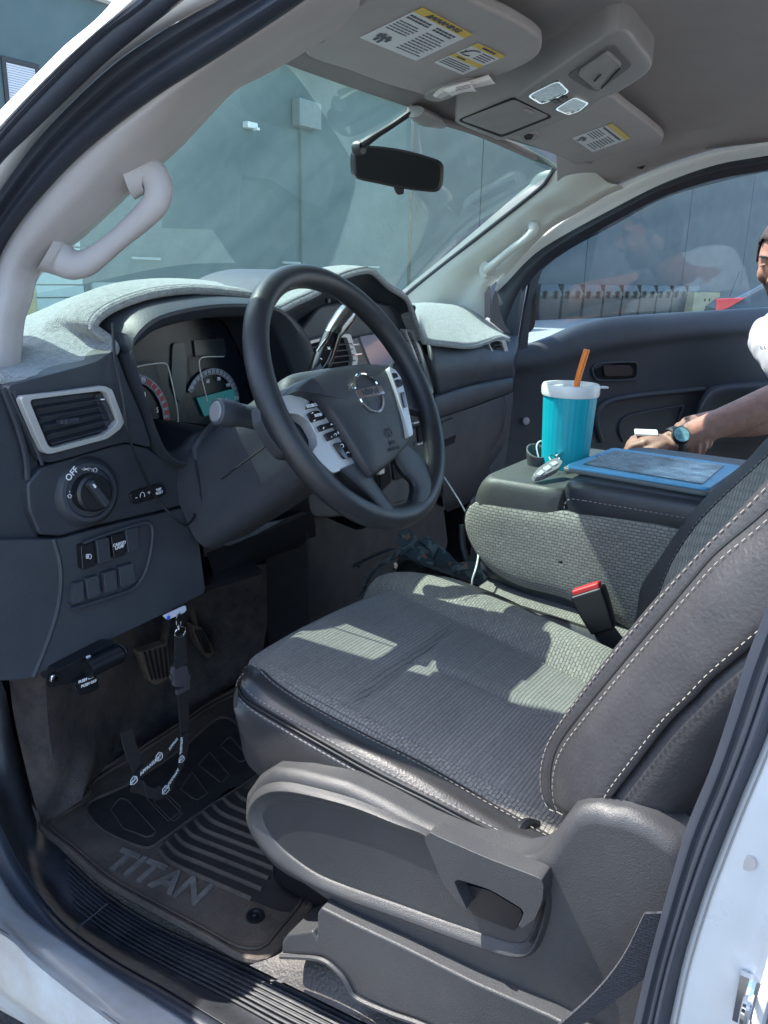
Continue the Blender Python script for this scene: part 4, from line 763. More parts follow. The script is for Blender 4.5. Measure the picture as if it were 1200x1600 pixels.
for q in ([(870, 640), (895, 645), (905, 668), (882, 672)], [(885, 680), (920, 678), (932, 715), (905, 728)], [(920, 755), (938, 750), (957, 840), (940, 845)]):
    mk('wheel_button', [prism(rnd(wp_(q, .0385), 3, .2), wn*-.005)], K['gloss'], sv2, bevel=.0008, seg=2)
# airbag cover: a domed pad
hubo = [(300, 748), (330, 705), (380, 668), (480, 622), (600, 596), (720, 588), (805, 594), (850, 618), (885, 700), (915, 790), (945, 890), (968, 975), (958, 1052), (900, 1130), (830, 1195), (770, 1236), (742, 1240), (690, 1170), (600, 1020), (500, 868), (430, 802), (375, 768)]
H0 = [p-wn*.022 for p in wp_(hubo, .022)]; cH = sum(H0, Vector())/len(H0)
def hr(k, h): return [cH+(p-cH)*k+wn*h for p in H0]
hub = mk('airbag_cover', [loft([hr(.97, -.03), hr(1.0, .0), hr(1.0, .014), hr(.985, .021), hr(.94, .026), hr(.7, .031), hr(.35, .033), hr(.02, .0335)], 64, 3, True, False, True)], K['hub'], SW)
mk('hub_back', [loft([hr(1.02, -.045), hr(1.05, -.02), hr(1.0, -.005)], 48, 3, True, False, True)], K['hub'], SW)
ec = A(zz(380, 410, 3.722, [(732, 757)]), pl=(wc+wn*.034, wn))[0]
er = .030
mk('emblem', [tube([ec+(wx*math.cos(R(a))*er+wu*math.sin(R(a))*er*.98) for a in list(range(20, 168, 8))], .0023, 8, 40), tube([ec+(wx*math.cos(R(a))*er+wu*math.sin(R(a))*er*.98) for a in list(range(192, 346, 8))], .0023, 8, 40), box(ec+wn*.0012, .068, .0135, .003, (wx, wu, wn))], K['chrome'], hub, bevel=.0)
mk('emblem_lettering', [text('NISSAN', ec+wn*.0028, wx, wu, .0122, .0004, sx=1.05, bold=.03)], K['black'], hub)
mk('airbag_mark', [tube([ec-wu*.062+wx*.006+(wx*math.cos(R(a))+wu*math.sin(R(a)))*.006 for a in range(0, 360, 30)], .0007, 5, 24, closed=True), text('SRS', ec-wu*.077+wx*.006-wn*.001, wx, wu, .008, .0005), text('AIRBAG', ec-wu*.086+wx*.006-wn*.001, wx, wu, .007, .0005)], K['hub'], hub)
# ================================================================== driver seat
def zc_(y): return .889+.16*(y+.06)
SE = mk('driver_seat', [box((-.47, -.36, .70), .40, .52, .12), box((-.47, -.33, .60), .36, .5, .16)], K['black'], T, bevel=.02)
def cush(x, y, yf=-.055):
    z = zc_(y)
    u = (x+.50)/.19
    z += .006*(1-u*u)
    def g(d, w_, dep): return -dep*math.exp(-(d/w_)**2)
    if True:
        kx = 1/(1+math.exp((abs(x+.49)-.135)/.012))
        z += g(y+.222-.05*(x+.5), .007, .010)*kx
        if y < -.2: z += g(x+.49+.10*(y+.22), .008, .006)*min(1, (-.2-y)/.04)
        z += g(x+.325-.06*(y+.22), .008, .007)
        z += g(x+.655, .01, .003)
    t = (y-(yf-.035))/.035
    if t > 0: z -= .03*t*t
    return z
XL, XR = -.665, -.325
rows = []
for i in range(61):
    x = XL+(XR-XL)*i/60
    fr_ = -.055+.012*math.sin(math.pi*(x-XL)/(XR-XL))-.03*math.exp(-((x-XL)/.03)**2)
    r = [V(x, fr_+.028, .80), V(x, fr_+.034, .835), V(x, fr_+.022, .862)]
    for j in range(70):
        y = fr_-(.55)*(j/69)**1.0
        z = cush(x, y, fr_)
        if j == 0: y += .006
        r.append(V(x, y, z))
    rows.append(r)
mk('seat_cushion', grid(rows), K['rib'], SE)
# side bolster in weave, right
sr = [V(-.338, y, cush(-.338, y)-.003) for y in (-.050, -.12, -.22, -.36, -.60)]
q1 = [V(-.300, -.035, .884), V(-.285, -.10, .893), V(-.285, -.22, .882), V(-.29, -.36, .862), V(-.30, -.60, .82)]
q2 = [V(-.255, -.030, .883), V(-.245, -.10, .893), V(-.245, -.22, .882), V(-.25, -.36, .862), V(-.26, -.60, .82)]
lw = [V(-.232, -.035, .870), V(-.222, -.12, .878), V(-.222, -.22, .868), V(-.228, -.30, .852), V(-.245, -.36, .84)]
lw_ = [V(-.19, -.06, .83), V(-.185, -.14, .84), V(-.185, -.24, .835), V(-.19, -.30, .825), V(-.20, -.36, .81)]
fx = [p+V(-.004, .03, -.06) for p in [sr[0], q1[0], q2[0], lw[0]]]
def pre(r): return [r[0]+V(0, .032, -.07), r[0]+V(0, .026, -.025)]+r
mk('seat_bolster', loft([pre(sr), pre(q1), pre(q2), pre(lw)], 50, 6), K['weave'], SE)
bl = mk('bolster_side', [loft([pre(lw), [p+V(.008, 0, .003) for p in pre(lw)], [p+V(.03, 0, -.006) for p in pre(lw)], pre(lw_)], 50, 5), tube([p+V(.002, 0, .002) for p in pre(lw)], .0022, 6, 60),
     loft([[V(-.245, -.35, .842), V(-.25, -.6, .80)], [V(-.21, -.36, .80), V(-.21, -.6, .76)], [V(-.20, -.36, .72), V(-.20, -.6, .70)]], 8, 4)], K['leather'], SE)
# left leather bolster from the traced seams
iS = [at(a, b, pl=(V(0, -.06, .892), V(0, -.16, 1).normalized())) for a, b in [(402, 1046), (413, 1051), (424, 1063), (473, 1096), (567, 1146), (660, 1192), (760, 1252), (823, 1287), (900, 1330)]]
iS = [at(a, b, X=-.672) for a, b in [(400, 1044), (412, 1050), (424, 1062), (473, 1096), (567, 1147), (660, 1194), (760, 1252), (823, 1287), (900, 1330)]]
oS = [at(a, b, X=-.712) for a, b in [(385, 1048), (374, 1062), (374, 1080), (395, 1101), (493, 1158), (593, 1214), (693, 1264), (800, 1322), (880, 1362)]]
bS = [at(a, b, X=-.722) for a, b in [(372, 1085), (370, 1110), (375, 1150), (392, 1200), (480, 1260), (600, 1320), (693, 1370), (800, 1420), (880, 1450)]]
def up_(L, d): return [p+V(*d) for p in L]
m1 = mid(iS, oS, .12, V(-.002, 0, .004)); m2_ = mid(iS, oS, .5, V(-.004, -.0, .008)); m3_2 = mid(iS, oS, .88, V(-.002, 0, .003))
lb = mk('leather_bolster', [loft([up_(iS, (.002, 0, -.004)), iS, m1, m2_, m3_2, oS, mid(oS, bS, .04, V(.003, 0, 0)), mid(oS, bS, .12, V(-.004, 0, 0)), mid(oS, bS, .5, V(-.008, 0, 0)), bS], 70, 4)], K['leather'], SE)
mks('piping', [tube(iS, .0022, 8, 80), tube(up_(oS, (-.002, 0, .0005)), .0018, 8, 80), tube(mid(iS, oS, .90, V(-.004, 0, .004)), .0016, 8, 80)], K['black'], lb)
mks('stitching', [dashes(mid(iS, oS, .80, V(-.0045, 0, .0065)), .0042, .003, .00048), dashes(mid(oS, bS, .055, V(-.0045, 0, .0)), .0042, .003, .00048), dashes(mid(iS, oS, .1, V(-.003, 0, .0055)), .0042, .003, .0005)], K['thread'], lb)
# fabric strip beside the bolster
mk('fabric_strip', loft([[V(-.648, p.y, cush(-.648, p.y)+.001) for p in cr(iS, 40)], [V(-.66, p.y, zc_(p.y)+.001) for p in cr(iS, 40)], iS], 40, 3), K['weave'], SE)
# rear end of the cushion, folded vinyl
mk('cushion_end', [tube([at(803, 1326, X=-.705), at(812, 1300, X=-.69), at(824, 1288, X=-.675), at(845, 1292, X=-.66)], [.008, .007, .007, .006], 8, 16), tube([at(806, 1330, X=-.70), at(818, 1338, X=-.69), at(832, 1340, X=-.68)], .006, 8, 10), prism(A([(808, 1325), (824, 1296), (862, 1298), (846, 1336), (822, 1338)], X=-.66), (.02, 0, 0))], K['black'], SE)
mk('foam_end', loft([[p+V(-.015, 0, .002) for p in A([(826, 1322), (842, 1314)], X=-.66)], A([(830, 1338), (846, 1328)], X=-.665)], 6, 2), mat('foam', (.35, .2, .12), .9), SE)
# backrest
F_ = [at(a, b, X=x) for a, b, x in [(884, 1262, -.665), (862, 1250, -.66), (853, 1208, -.655), (866, 1150, -.655), (916, 1070, -.655), (991, 974, -.655), (1053, 903, -.655), (1103, 853, -.655), (1200, 746, -.655), (1320, 612, -.655)]]
B_ = [at(a, b, X=x) for a, b, x in [(890, 1268, -.69), (866, 1255, -.69), (859, 1205, -.69), (872, 1158, -.69), (936, 1078, -.69), (1040, 955, -.69), (1104, 882, -.69), (1150, 850, -.69), (1204, 800, -.69), (1330, 690, -.69)]]
B_ = [at(a, b, X=-.69) for a, b in [(892, 1268), (868, 1258), (861, 1210), (876, 1158), (938, 1078), (1038, 958), (1082, 905), (1122, 860), (1204, 790), (1330, 660)]]
D_ = [at(a, b, X=-.725) for a, b in [(940, 1275), (950, 1256), (968, 1230), (992, 1200), (1022, 1160), (1054, 1121), (1086, 1090), (1117, 1058), (1175, 1010), (1330, 880)]]
E_ = [at(a, b, X=-.715) for a, b in [(1000, 1330), (1030, 1300), (1062, 1262), (1090, 1230), (1120, 1190), (1150, 1150), (1180, 1120), (1210, 1090), (1260, 1040), (1360, 960)]]
C1 = mid(F_, B_, .5, V(-.012, .004, .003)); C2 = mid(B_, D_, .3, V(-.016, 0, .004)); C3 = mid(B_, D_, .75, V(-.014, 0, .0))
W0 = [at(a, b, X=-.20) for a, b in [(985, 1000), (996, 960), (1004, 915), (1033, 873), (1067, 823), (1117, 765), (1167, 723), (1200, 686), (1300, 600)]]
W1 = [at(a, b, X=-.225) for a, b in [(1010, 1010), (1020, 960), (1040, 900), (1060, 860), (1092, 815), (1138, 768), (1180, 730), (1215, 696), (1310, 610)]]
G1 = [p+V(.03, -.03, -.01) for p in cr(F_, 40)]; G3 = [p+V(-.05, -.03, -.01) for p in cr(W1, 40)]
mk('backrest', [loft([up_(F_, (.0, -.004, -.001)), mid(F_, F_, .5, V(.02, -.018, -.006)), mid(F_, W0, .25, V(0, -.035, -.02)), mid(F_, W0, .5, V(0, -.04, -.02)), mid(F_, W0, .75, V(0, -.03, -.015)), G3, W1], 50, 4)], K['weave'], SE)
bk = mk('backrest_leather', [loft([F_, C1, mid(F_, B_, .92, V(-.004, 0, 0)), B_, mid(B_, D_, .04, V(-.004, 0, 0)), C2, C3, mid(B_, D_, .97, V(-.006, 0, 0)), D_], 70, 4),
     loft([up_(D_, (.004, 0, 0)), mid(D_, E_, .12, V(-.004, 0, 0)), mid(D_, E_, .5, V(-.008, 0, 0)), E_, up_(E_, (.06, -.03, 0)), up_(E_, (.4, -.05, 0))], 50, 4),
     loft([W1, mid(W1, W0, .5, V(0, .006, .004)), W0, up_(W0, (.02, -.03, 0)), up_(W0, (.02, -.12, -.02))], 50, 4)], K['leather2'], SE)
mks('piping', [tube(up_(B_, (-.001, 0, 0)), .002, 8, 80), tube(W1, .0018, 6, 50)], K['leather'], bk)
mks('stitching', [dashes(mid(F_, B_, .55, V(-.0135, .004, .003)), .0045, .0035, .0005), dashes(mid(B_, D_, .09, V(-.0105, 0, .001)), .004, .0035, .0005), dashes(mid(B_, D_, .90, V(-.0105, 0, .0)), .0038, .0035, .0005), dashes(up_(W1, (-.006, 0, .002)), .004, .004, .0004)], K['thread'], bk)
# seat side shield
def Zs(L): return zz(350, 1180, 2.182, L)
so_ = [(150, 55), (250, 68), (400, 108), (520, 165), (660, 243), (800, 305), (900, 345), (980, 372), (1040, 362), (1085, 330), (1130, 260), (1172, 205), (1215, 188), (1262, 185), (1310, 195), (1360, 203), (1450, 240), (1560, 315), (1590, 400), (1560, 640), (1540, 900), (1500, 1100), (1300, 1000), (1190, 935), (1100, 890), (850, 780), (600, 655), (440, 575), (330, 500), (230, 430), (150, 365), (90, 290), (55, 200), (62, 140), (100, 85)]
SO = [at(a, b, X=-.752) for a, b in Zs(so_)]
shd = mk('side_shield', [prism(SO, (.06, 0, 0))], K['shield'], SE, bevel=.016, seg=5)
# raised rim round the recessed oval
ov = [(110, 215), (120, 170), (160, 145), (210, 138), (300, 148), (450, 185), (600, 240), (672, 262), (740, 300), (860, 350), (1000, 410), (1085, 440), (1095, 500), (1070, 590), (1040, 650), (980, 655), (850, 615), (600, 522), (350, 432), (220, 350), (150, 285)]
iv = [(132, 218), (142, 183), (172, 165), (215, 158), (300, 165), (450, 203), (600, 257), (668, 275), (735, 318), (855, 368), (995, 428), (1070, 455), (1078, 500), (1055, 580), (1030, 632), (980, 638), (850, 598), (600, 508), (350, 418), (228, 340), (165, 278)]
oo = [(75, 215), (90, 150), (130, 105), (200, 90), (300, 108), (450, 150), (600, 212), (680, 245), (745, 278), (870, 330), (1005, 392), (1098, 428), (1118, 500), (1095, 610), (1050, 680), (980, 690), (850, 650), (600, 560), (350, 470), (190, 390), (110, 300)]
def so__(L, X): return [at(a, b, X=X) for a, b in Zs(L)]
mk('shield_rim', loft([so__(oo, -.752), [p+V(-.006, 0, 0) for p in so__([((a+c)/2, (b+d)/2) for (a, b), (c, d) in zip(oo, ov)], -.756)], so__(ov, -.757), so__(iv, -.7535), [p+V(.0, 0, 0) for p in so__(iv, -.751)]], 90, 4, True), K['shield'], shd)
mk('shield_inset', prism(cr(so__(iv, -.7535), 60, True), (.004, 0, 0)), mat('inset_plastic', (.030, .032, .037), .42, bump=.0004, bsc=800, var=.12), shd)
lv = [(680, 282), (702, 262), (735, 280), (900, 352), (1080, 420), (1090, 445), (1086, 500), (1060, 560), (1018, 592), (1002, 582), (1015, 560), (1022, 540), (1012, 522), (905, 458), (800, 425), (785, 432), (800, 470), (830, 530), (800, 510), (745, 440), (712, 360)]
mk('recline_lever', prism(rnd(so__(lv, -.774), 3, .24), (.022, 0, 0)), K['shield'], shd, bevel=.010, seg=5)
mk('lever_pocket', prism(so__([(788, 432), (905, 462), (1010, 525), (1015, 545), (990, 600), (850, 545), (810, 490)], -.758), (.003, 0, 0)), K['black'], shd)
mk('lever_gap', prism(so__([(1092, 450), (1100, 450), (1102, 500), (1080, 590), (1045, 640), (1038, 636), (1062, 590), (1090, 505)], -.760), (.003, 0, 0)), K['hole'], shd)
# seat rail cover
rc = [at(a, b, X=-.77) for a, b in Zs([(318, 540), (330, 520), (440, 575), (600, 650), (850, 775), (1100, 885), (1300, 985), (1560, 1100), (1560, 1260), (1100, 1110), (820, 980), (680, 912), (560, 868), (452, 818), (425, 775), (400, 740), (335, 690), (195, 678), (197, 640), (215, 612), (300, 600), (315, 625)])]
mk('rail_cover', prism(rc, (.06, 0, 0)), K['shield'], SE, bevel=.006, seg=3)
mk('rail_lip', tube([p+V(-.002, 0, 0) for p in so__([(197, 682), (335, 693), (400, 742), (425, 778), (452, 822), (560, 872), (680, 915), (820, 984)], -.772)], .0032, 6, 50), K['shield'], SE)
# vinyl flooring patch beneath the seat
mk('floor_vinyl', loft([[at(a, b, X=-.765) for a, b in [(390, 1508), (470, 1548), (600, 1612), (740, 1680)]], [at(a, b, X=-.74) for a, b in [(440, 1488), (470, 1495), (540, 1520), (600, 1570), (680, 1600), (780, 1640)]], [at(a, b, X=-.71) for a, b in [(440, 1460), (500, 1470), (560, 1490), (680, 1540), (800, 1590)]]], 30, 4), mat('floor_vinyl', (.065, .062, .064), .55, bump=.0025, bsc=220, dust=.4, dcol=(.15, .12, .09)), T)
# seat belt webbing low on the right
sb = mk('belt_webbing', [ribbon([at(1045, 1425, X=-.80), at(1010, 1490, X=-.80), at(960, 1545, X=-.80), at(880, 1610, X=-.80)], [V(.008, -.036, .015), V(.008, -.04, .036), V(.008, -.036, .036)], 24, .0012)], weave('belt_weave', (.03, .032, .04), (.04, .042, .05), (.015, .015, .018), 'YZ', .006, .003, .0006, .0006), T)
# buckle
bc0, bc1 = at(918, 922, X=-.19), at(944, 985, X=-.19)
bd_ = (bc0-bc1).normalized(); bs_ = V(.15, -1, 0).normalized(); bs_ = (bs_-bd_*bs_.dot(bd_)).normalized(); bn_ = bd_.cross(bs_)
bk_ = mk('belt_buckle', [loft([[bc1+bs_*a*.020+bn_*b*.011 for a, b in ((-1, -1), (-1, 1), (1, 1), (1, -1))], [bc1.lerp(bc0, .5)+bs_*a*.025+bn_*b*.014 for a, b in ((-1, -1), (-1, 1), (1, 1), (1, -1))], [bc0+bs_*a*.028+bn_*b*.015 for a, b in ((-1, -1), (-1, 1), (1, 1), (1, -1))]], 16, 3, True, True, True)], K['black'], T, bevel=.004)
mk('release_button', box(bc0+bd_*.003, .046, .020, .010, (bs_, bn_, bd_)), mat('red_button', (.62, .03, .035), .35), bk_, bevel=.003)
mk('buckle_strap', ribbon([bc1, bc1-bd_*.03+bs_*.008, bc1-bd_*.07+bs_*.02], [bs_*.035, bs_*.035], 8, .003), K['black'], bk_)

# ================================================================== centre seat section and console
CN = mk('centre_console', [prism([V(-.118, -.13, .86), V(-.118, -.13, .98), V(-.118, -.17, 1.02), V(-.118, -.62, 1.03), V(-.118, -.62, .80), V(-.118, -.28, .82)], (.36, 0, 0))], K['dash2'], T, bevel=.02, seg=4)
fo = A([(754, 782), (867, 796), (1075, 824), (1090, 900), (1010, 985), (946, 961), (883, 934), (825, 919), (786, 902), (757, 879), (736, 846), (727, 815), (733, 792)], X=-.13)
fo = cr(fo, 70, True); cF = V(-.13, -.30, .93)
mk('console_upholstery', loft([[V(-.115, p.y, p.z) for p in fo], fo, [V(-.137, cF.y+(p.y-cF.y)*.97, cF.z+(p.z-cF.z)*.94) for p in fo], [V(-.143, cF.y+(p.y-cF.y)*.8, cF.z+(p.z-cF.z)*.75) for p in fo], [V(-.145, cF.y+(p.y-cF.y)*.4, cF.z+(p.z-cF.z)*.35) for p in fo], [V(-.145, cF.y+(p.y-cF.y)*.02, cF.z+(p.z-cF.z)*.02) for p in fo]], 70, 4, True), K['weaveZ'], CN)
mk('piping', tube([V(-.128, p.y, p.z) for p in A([(1075, 824), (867, 797), (754, 783), (733, 792), (727, 815), (736, 847), (757, 880), (786, 903), (825, 920), (883, 935), (946, 962), (1005, 985)], X=-.128)], .003, 8, 90), K['black'], CN)
# cup holder block
ch = [A([(752, 783), (812, 790), (868, 797)], X=-.128), A([(756, 768), (812, 776), (867, 783)], X=-.135), A([(765, 748), (780, 743), (866, 752)], X=-.132)]
ctz = 1.058
top0 = [V(-.128, -.165, ctz-.006), V(-.128, -.292, ctz-.006)]
def rrect(x0, x1, y0, y1, z, r=.02, n=5):
    return rnd([V(x0, y0, z), V(x1, y0, z), V(x1, y1, z), V(x0, y1, z)], n, r)
cbk = loft([rrect(-.136, .245, -.118, -.292, .985, .1), rrect(-.138, .245, -.122, -.292, 1.02, .12), rrect(-.137, .24, -.132, -.292, 1.042, .12), rrect(-.131, .235, -.140, -.290, 1.0515, .12), rrect(-.124, .228, -.145, -.288, 1.0525, .12)], 60, 3, True, False)
hs = [(-.068, -.186, .028), (-.006, -.224, .034), (.125, -.224, .046)]
# top plate with three round holes, built as a fan between the outline and the holes
bm = bmesh.new(); ol = [bm.verts.new(p) for p in rrect(-.124, .228, -.145, -.288, 1.0525, .12)]
ed = [bm.edges.new((ol[i], ol[(i+1) % len(ol)])) for i in range(len(ol))]
for hx, hy, hr_ in hs:
    c = [bm.verts.new(p) for p in circ((hx, hy, 1.0525), hr_, (1, 0, 0), (0, 1, 0), 28)]
    ed += [bm.edges.new((c[i], c[(i+1) % 28])) for i in range(28)]
bmesh.ops.triangle_fill(bm, use_beauty=True, edges=ed)
bmesh.ops.delete(bm, geom=[f for f in bm.faces if any((f.calc_center_median()-V(hx, hy, 1.0525)).length < hr_*.93 and all((v.co-V(hx, hy, 1.0525)).length < hr_*1.02 for v in f.verts) for hx, hy, hr_ in hs)], context='FACES_ONLY')
bm.verts.index_update(); tv = [tuple(v.co) for v in bm.verts]; tf = [tuple(v.index for v in f.verts) for f in bm.faces]; bm.free()
cup_b = mk('cup_holder', [cbk, (tv, tf)]+[lathe([(hr_, 1.0525), (hr_-.002, 1.048), (hr_-.003, .99), (.001, .985)], (hx, hy, 0), (0, 0, 1), 28) for hx, hy, hr_ in hs], mat('cup_holder_plastic', (.05, .055, .055), .5, bump=.0005, bsc=600, var=.1, dust=.1), CN)
# padded armrest lid
AL = mk('armrest_lid', [loft([rrect(-.128, .24, -.290, -.66, 1.005, .08), rrect(-.136, .245, -.286, -.66, 1.02, .1), rrect(-.138, .247, -.284, -.66, 1.045, .1), rrect(-.134, .243, -.288, -.66, 1.062, .1), rrect(-.120, .232, -.300, -.66, 1.070, .12), rrect(-.05, .17, -.36, -.62, 1.073, .12)], 70, 3, True, False, True)], mat('armrest_vinyl', (.020, .024, .032), .42, bump=.0004, bsc=300), CN)
mks('stitching', [dashes([V(-.1395, -.29-.04, 1.042)]+[V(-.1395, y, 1.042) for y in (-.34, -.45, -.6)], .0045, .0035, .0006), dashes([V(-.1395, -.33, 1.042), V(-.1392, -.305, 1.040), V(-.1385, -.297, 1.03), V(-.137, -.296, 1.01)], .0045, .0035, .0006)], mat('grey_thread', (.22, .22, .23), .8), AL)
# lower cushion of the centre seat
mk('centre_cushion', [loft([[V(-.185, -.20, .80), V(-.185, -.35, .80), V(-.185, -.62, .79)], [V(-.18, -.16, .835), V(-.18, -.35, .825), V(-.18, -.62, .81)], [V(-.14, -.15, .85), V(-.14, -.35, .84), V(-.14, -.62, .825)], [V(.2, -.15, .85), V(.2, -.35, .84), V(.2, -.62, .825)]], 30, 4)], K['weave'], CN)
mk('seat_base', [box((.03, -.42, .70), .42, .5, .18)], K['dash2'], CN, bevel=.02)
mk('edge_lip', [loft([[V(-.19, -.14, .835), V(-.19, -.24, .83), V(-.19, -.40, .82)], [V(-.178, -.13, .85), V(-.178, -.24, .845), V(-.178, -.40, .835)], [V(-.160, -.12, .846), V(-.160, -.24, .842), V(-.16, -.40, .832)]], 20, 3)], K['leather'], CN)

# ================================================================== B pillar, right edge of the picture
P0 = [at(a, b, X=-.80) for a, b in [(1290, 660), (1196, 954), (1171, 1017), (1117, 1183), (1075, 1287), (1042, 1400), (1012, 1510), (988, 1610), (950, 1760)]]
P1 = [at(a, b, X=-.812) for a, b in [(1330, 760), (1230, 1060), (1195, 1158), (1158, 1246), (1117, 1350), (1096, 1408), (1068, 1500), (1044, 1610), (1010, 1760)]]
P2 = [at(a, b, X=-.806) for a, b in [(1400, 860), (1290, 1160), (1260, 1258), (1225, 1346), (1190, 1450), (1175, 1508), (1160, 1560), (1145, 1640), (1120, 1790)]]
P3 = [at(a, b, X=-.79) for a, b in [(1460, 860), (1360, 1160), (1330, 1258), (1300, 1346), (1270, 1450), (1255, 1508), (1240, 1560), (1225, 1640), (1200, 1790)]]
mk('door_seal', [loft([up_(P0, (.06, -.02, 0)), P0, mid(P0, P1, .2, V(-.012, .0, 0)), mid(P0, P1, .42, V(-.008, .0, 0)), mid(P0, P1, .55, V(-.016, .0, 0)), mid(P0, P1, .8, V(-.018, .0, 0)), P1], 60, 4), tube(mid(P0, P1, .62, V(-.018, .002, 0)), .0012, 5, 60)], K['seal'], T)
bp__ = mk('rear_pillar', [loft([P1, mid(P1, P2, .12, V(-.006, 0, 0)), mid(P1, P2, .5, V(-.004, 0, 0)), P2, mid(P2, P3, .5, V(-.02, 0, 0)), P3, up_(P3, (.0, -.2, 0))], 50, 4)], mat('shaded_pillar_paint', (.52, .55, .575), .3, coat=.3, var=.06, dust=.2, dcol=(.42, .38, .33)), T)  # darker copy of the white paint, shade put into the colour
mk('plug', lathe([(.001, 0), (.0075, 0), (.007, .002), (.001, .0025)], at(1167, 1345, X=-.812), (-1, .2, 0), 20), K['trim'], bp__)
q = at(1170, 1565, X=-.812)
mk('striker', [tube([q+V(0, .0, .012), q+V(-.02, 0, .012), q+V(-.022, 0, .0), q+V(-.02, 0, -.014), q+V(0, 0, -.014)], .0035, 8, 20), box(q+V(.001, -.006, 0), .006, .03, .045)], K['chrome'], bp__, bevel=0)
mk('panel_joint_shadow', tube(mid(P1, P2, .12, V(-.0075, 0, 0)), .0008, 5, 60), mat('joint_shadow', (.2, .2, .2), .7), bp__)
mk('lower_side', [loft([[V(-.90, -1.6, .45), V(-.92, -.9, .45), V(-.92, -.7, .45)], [V(-.90, -1.6, 1.1), V(-.92, -.95, 1.1), V(-.92, -.85, 1.1)]], 8, 2)], K['white'], T)

# ================================================================== roof fittings
vpl = (V(0, .09, 1.672), V(0, .10, 1).normalized())
def vis(L, h=0): return A(L, pl=(vpl[0]-vpl[1]*h, vpl[1]))
vo_ = [(480, 88), (484, 66), (515, 44), (560, 16), (620, -22), (700, -34), (738, 2), (800, 32), (838, 56), (846, 72), (836, 92), (790, 115), (740, 130), (700, 150), (674, 153), (655, 147), (600, 131), (540, 109)]
vz = mk('sun_visor', [prism(cr(vis(vo_), 60, True), (0, 0, .016))], K['visor'], T, bevel=.005, seg=3)
mk('visor_hinge', [tube(vis([(478, 66), (492, 60), (500, 55)], -.004), .009, 10, 8), tube(vis([(470, 74), (480, 66)], -.008), .006, 8, 6)], K['cons'], vz)
def quad(L, h, m, name, par, th=.0006): return mk(name, prism(vis(L, h), (0, 0, th)), m, par)
def lerpq(q, u, v):
    a = (q[0][0]+(q[1][0]-q[0][0])*u, q[0][1]+(q[1][1]-q[0][1])*u); b = (q[3][0]+(q[2][0]-q[3][0])*u, q[3][1]+(q[2][1]-q[3][1])*u)
    return (a[0]+(b[0]-a[0])*v, a[1]+(b[1]-a[1])*v)
def sub(q, u0, u1, v0, v1): return [lerpq(q, u0, v0), lerpq(q, u1, v0), lerpq(q, u1, v1), lerpq(q, u0, v1)]
lq = [(660, 12), (738, 54), (650, 95), (562, 59)]          # reading direction along the long yellow edge
lb1 = quad(lq, .0012, K['label'], 'warning_label', vz)
quad(sub(lq, 0, 1, 0, .14), .0018, K['yellow'], 'label_header', lb1)
rd = (at(*lerpq(lq, 1, .5), pl=vpl)-at(*lerpq(lq, 0, .5), pl=vpl)).normalized(); ru = (at(*lerpq(lq, .5, 0), pl=vpl)-at(*lerpq(lq, .5, 1), pl=vpl)).normalized()
def vt(s, q, u, v, size, **k): return text(s, vis([lerpq(q, u, v)], .0022)[0], rd, ru, size, .0003, **k)
def lines(q, u0, u1, v0, v1, n, h=.0016, jag=.2, th=.30):
    out = []
    for i in range(n):
        v = v0+(v1-v0)*i/n; e = u1-(u1-u0)*jag*random.random(); u = u0
        while u < e:
            w_ = (.03+.05*random.random())*(1 if u1-u0 > .3 else 1.3)
            out.append(prism(vis(sub(q, u, min(e, u+w_), v, v+(v1-v0)/n*th), h), (0, 0, .0003))); u += w_+.012
    return out
mk('label_text', [vt('WARNING', lq, .55, .075, .012, bold=.03, sx=1.3), prism(vis([lerpq(lq, .2, .12), lerpq(lq, .25, .02), lerpq(lq, .3, .12)], .0022), (0, 0, .0003))]+lines(lq, .04, .46, .2, .32, 2, th=.6)+lines(lq, .04, .46, .38, .66, 5, th=.35)+lines(lq, .54, .96, .2, .32, 2, th=.6)+lines(lq, .54, .96, .38, .94, 9, th=.35)
   +[prism(vis(sub(lq, u, u+.04, v, v+.09), .0022), (0, 0, .0003)) for u, v in ((.12, .76), (.17, .74), (.22, .78), (.27, .75), (.31, .80), (.16, .85), (.24, .87))], K['ink'], lb1)
l2 = [(747, 68), (790, 88), (723, 117), (678, 98)]
lb2 = quad(l2, .0012, K['label'], 'warning_label', vz)
mk('label_header', [prism(vis(sub(l2, 0, 1, 0, .14), .0018), (0, 0, .0005)), prism(vis(sub(l2, 0, 1, .52, .64), .0018), (0, 0, .0005))], K['yellow'], lb2)
mk('label_text', lines(l2, .04, .96, .70, .96, 4, th=.4)+lines(l2, .5, .96, .2, .48, 4, th=.4)+[vt('WARNING', l2, .5, .07, .006, bold=.03, sx=1.3), tube(vis([lerpq(l2, .06, .45), lerpq(l2, .2, .25), lerpq(l2, .4, .2)], .002), .0008, 4, 8), tube(vis([lerpq(l2, .06, .3), lerpq(l2, .15, .45), lerpq(l2, .35, .42)], .002), .0008, 4, 8), vt('WARNING', l2, .3, .58, .005, bold=.03)], K['ink'], lb2)
mk('visor_pocket', [prism(cr(vis([(664, 150), (690, 136), (735, 124), (745, 132), (716, 148), (690, 158), (672, 158)], .003), 30, True), (0, 0, .004))], K['cons'], vz, bevel=.001)
rp = thing('receipts', 'folded white paper receipts tucked into the pocket of the driver sun visor', 'receipts', tuple(at(720, 130, pl=vpl)))
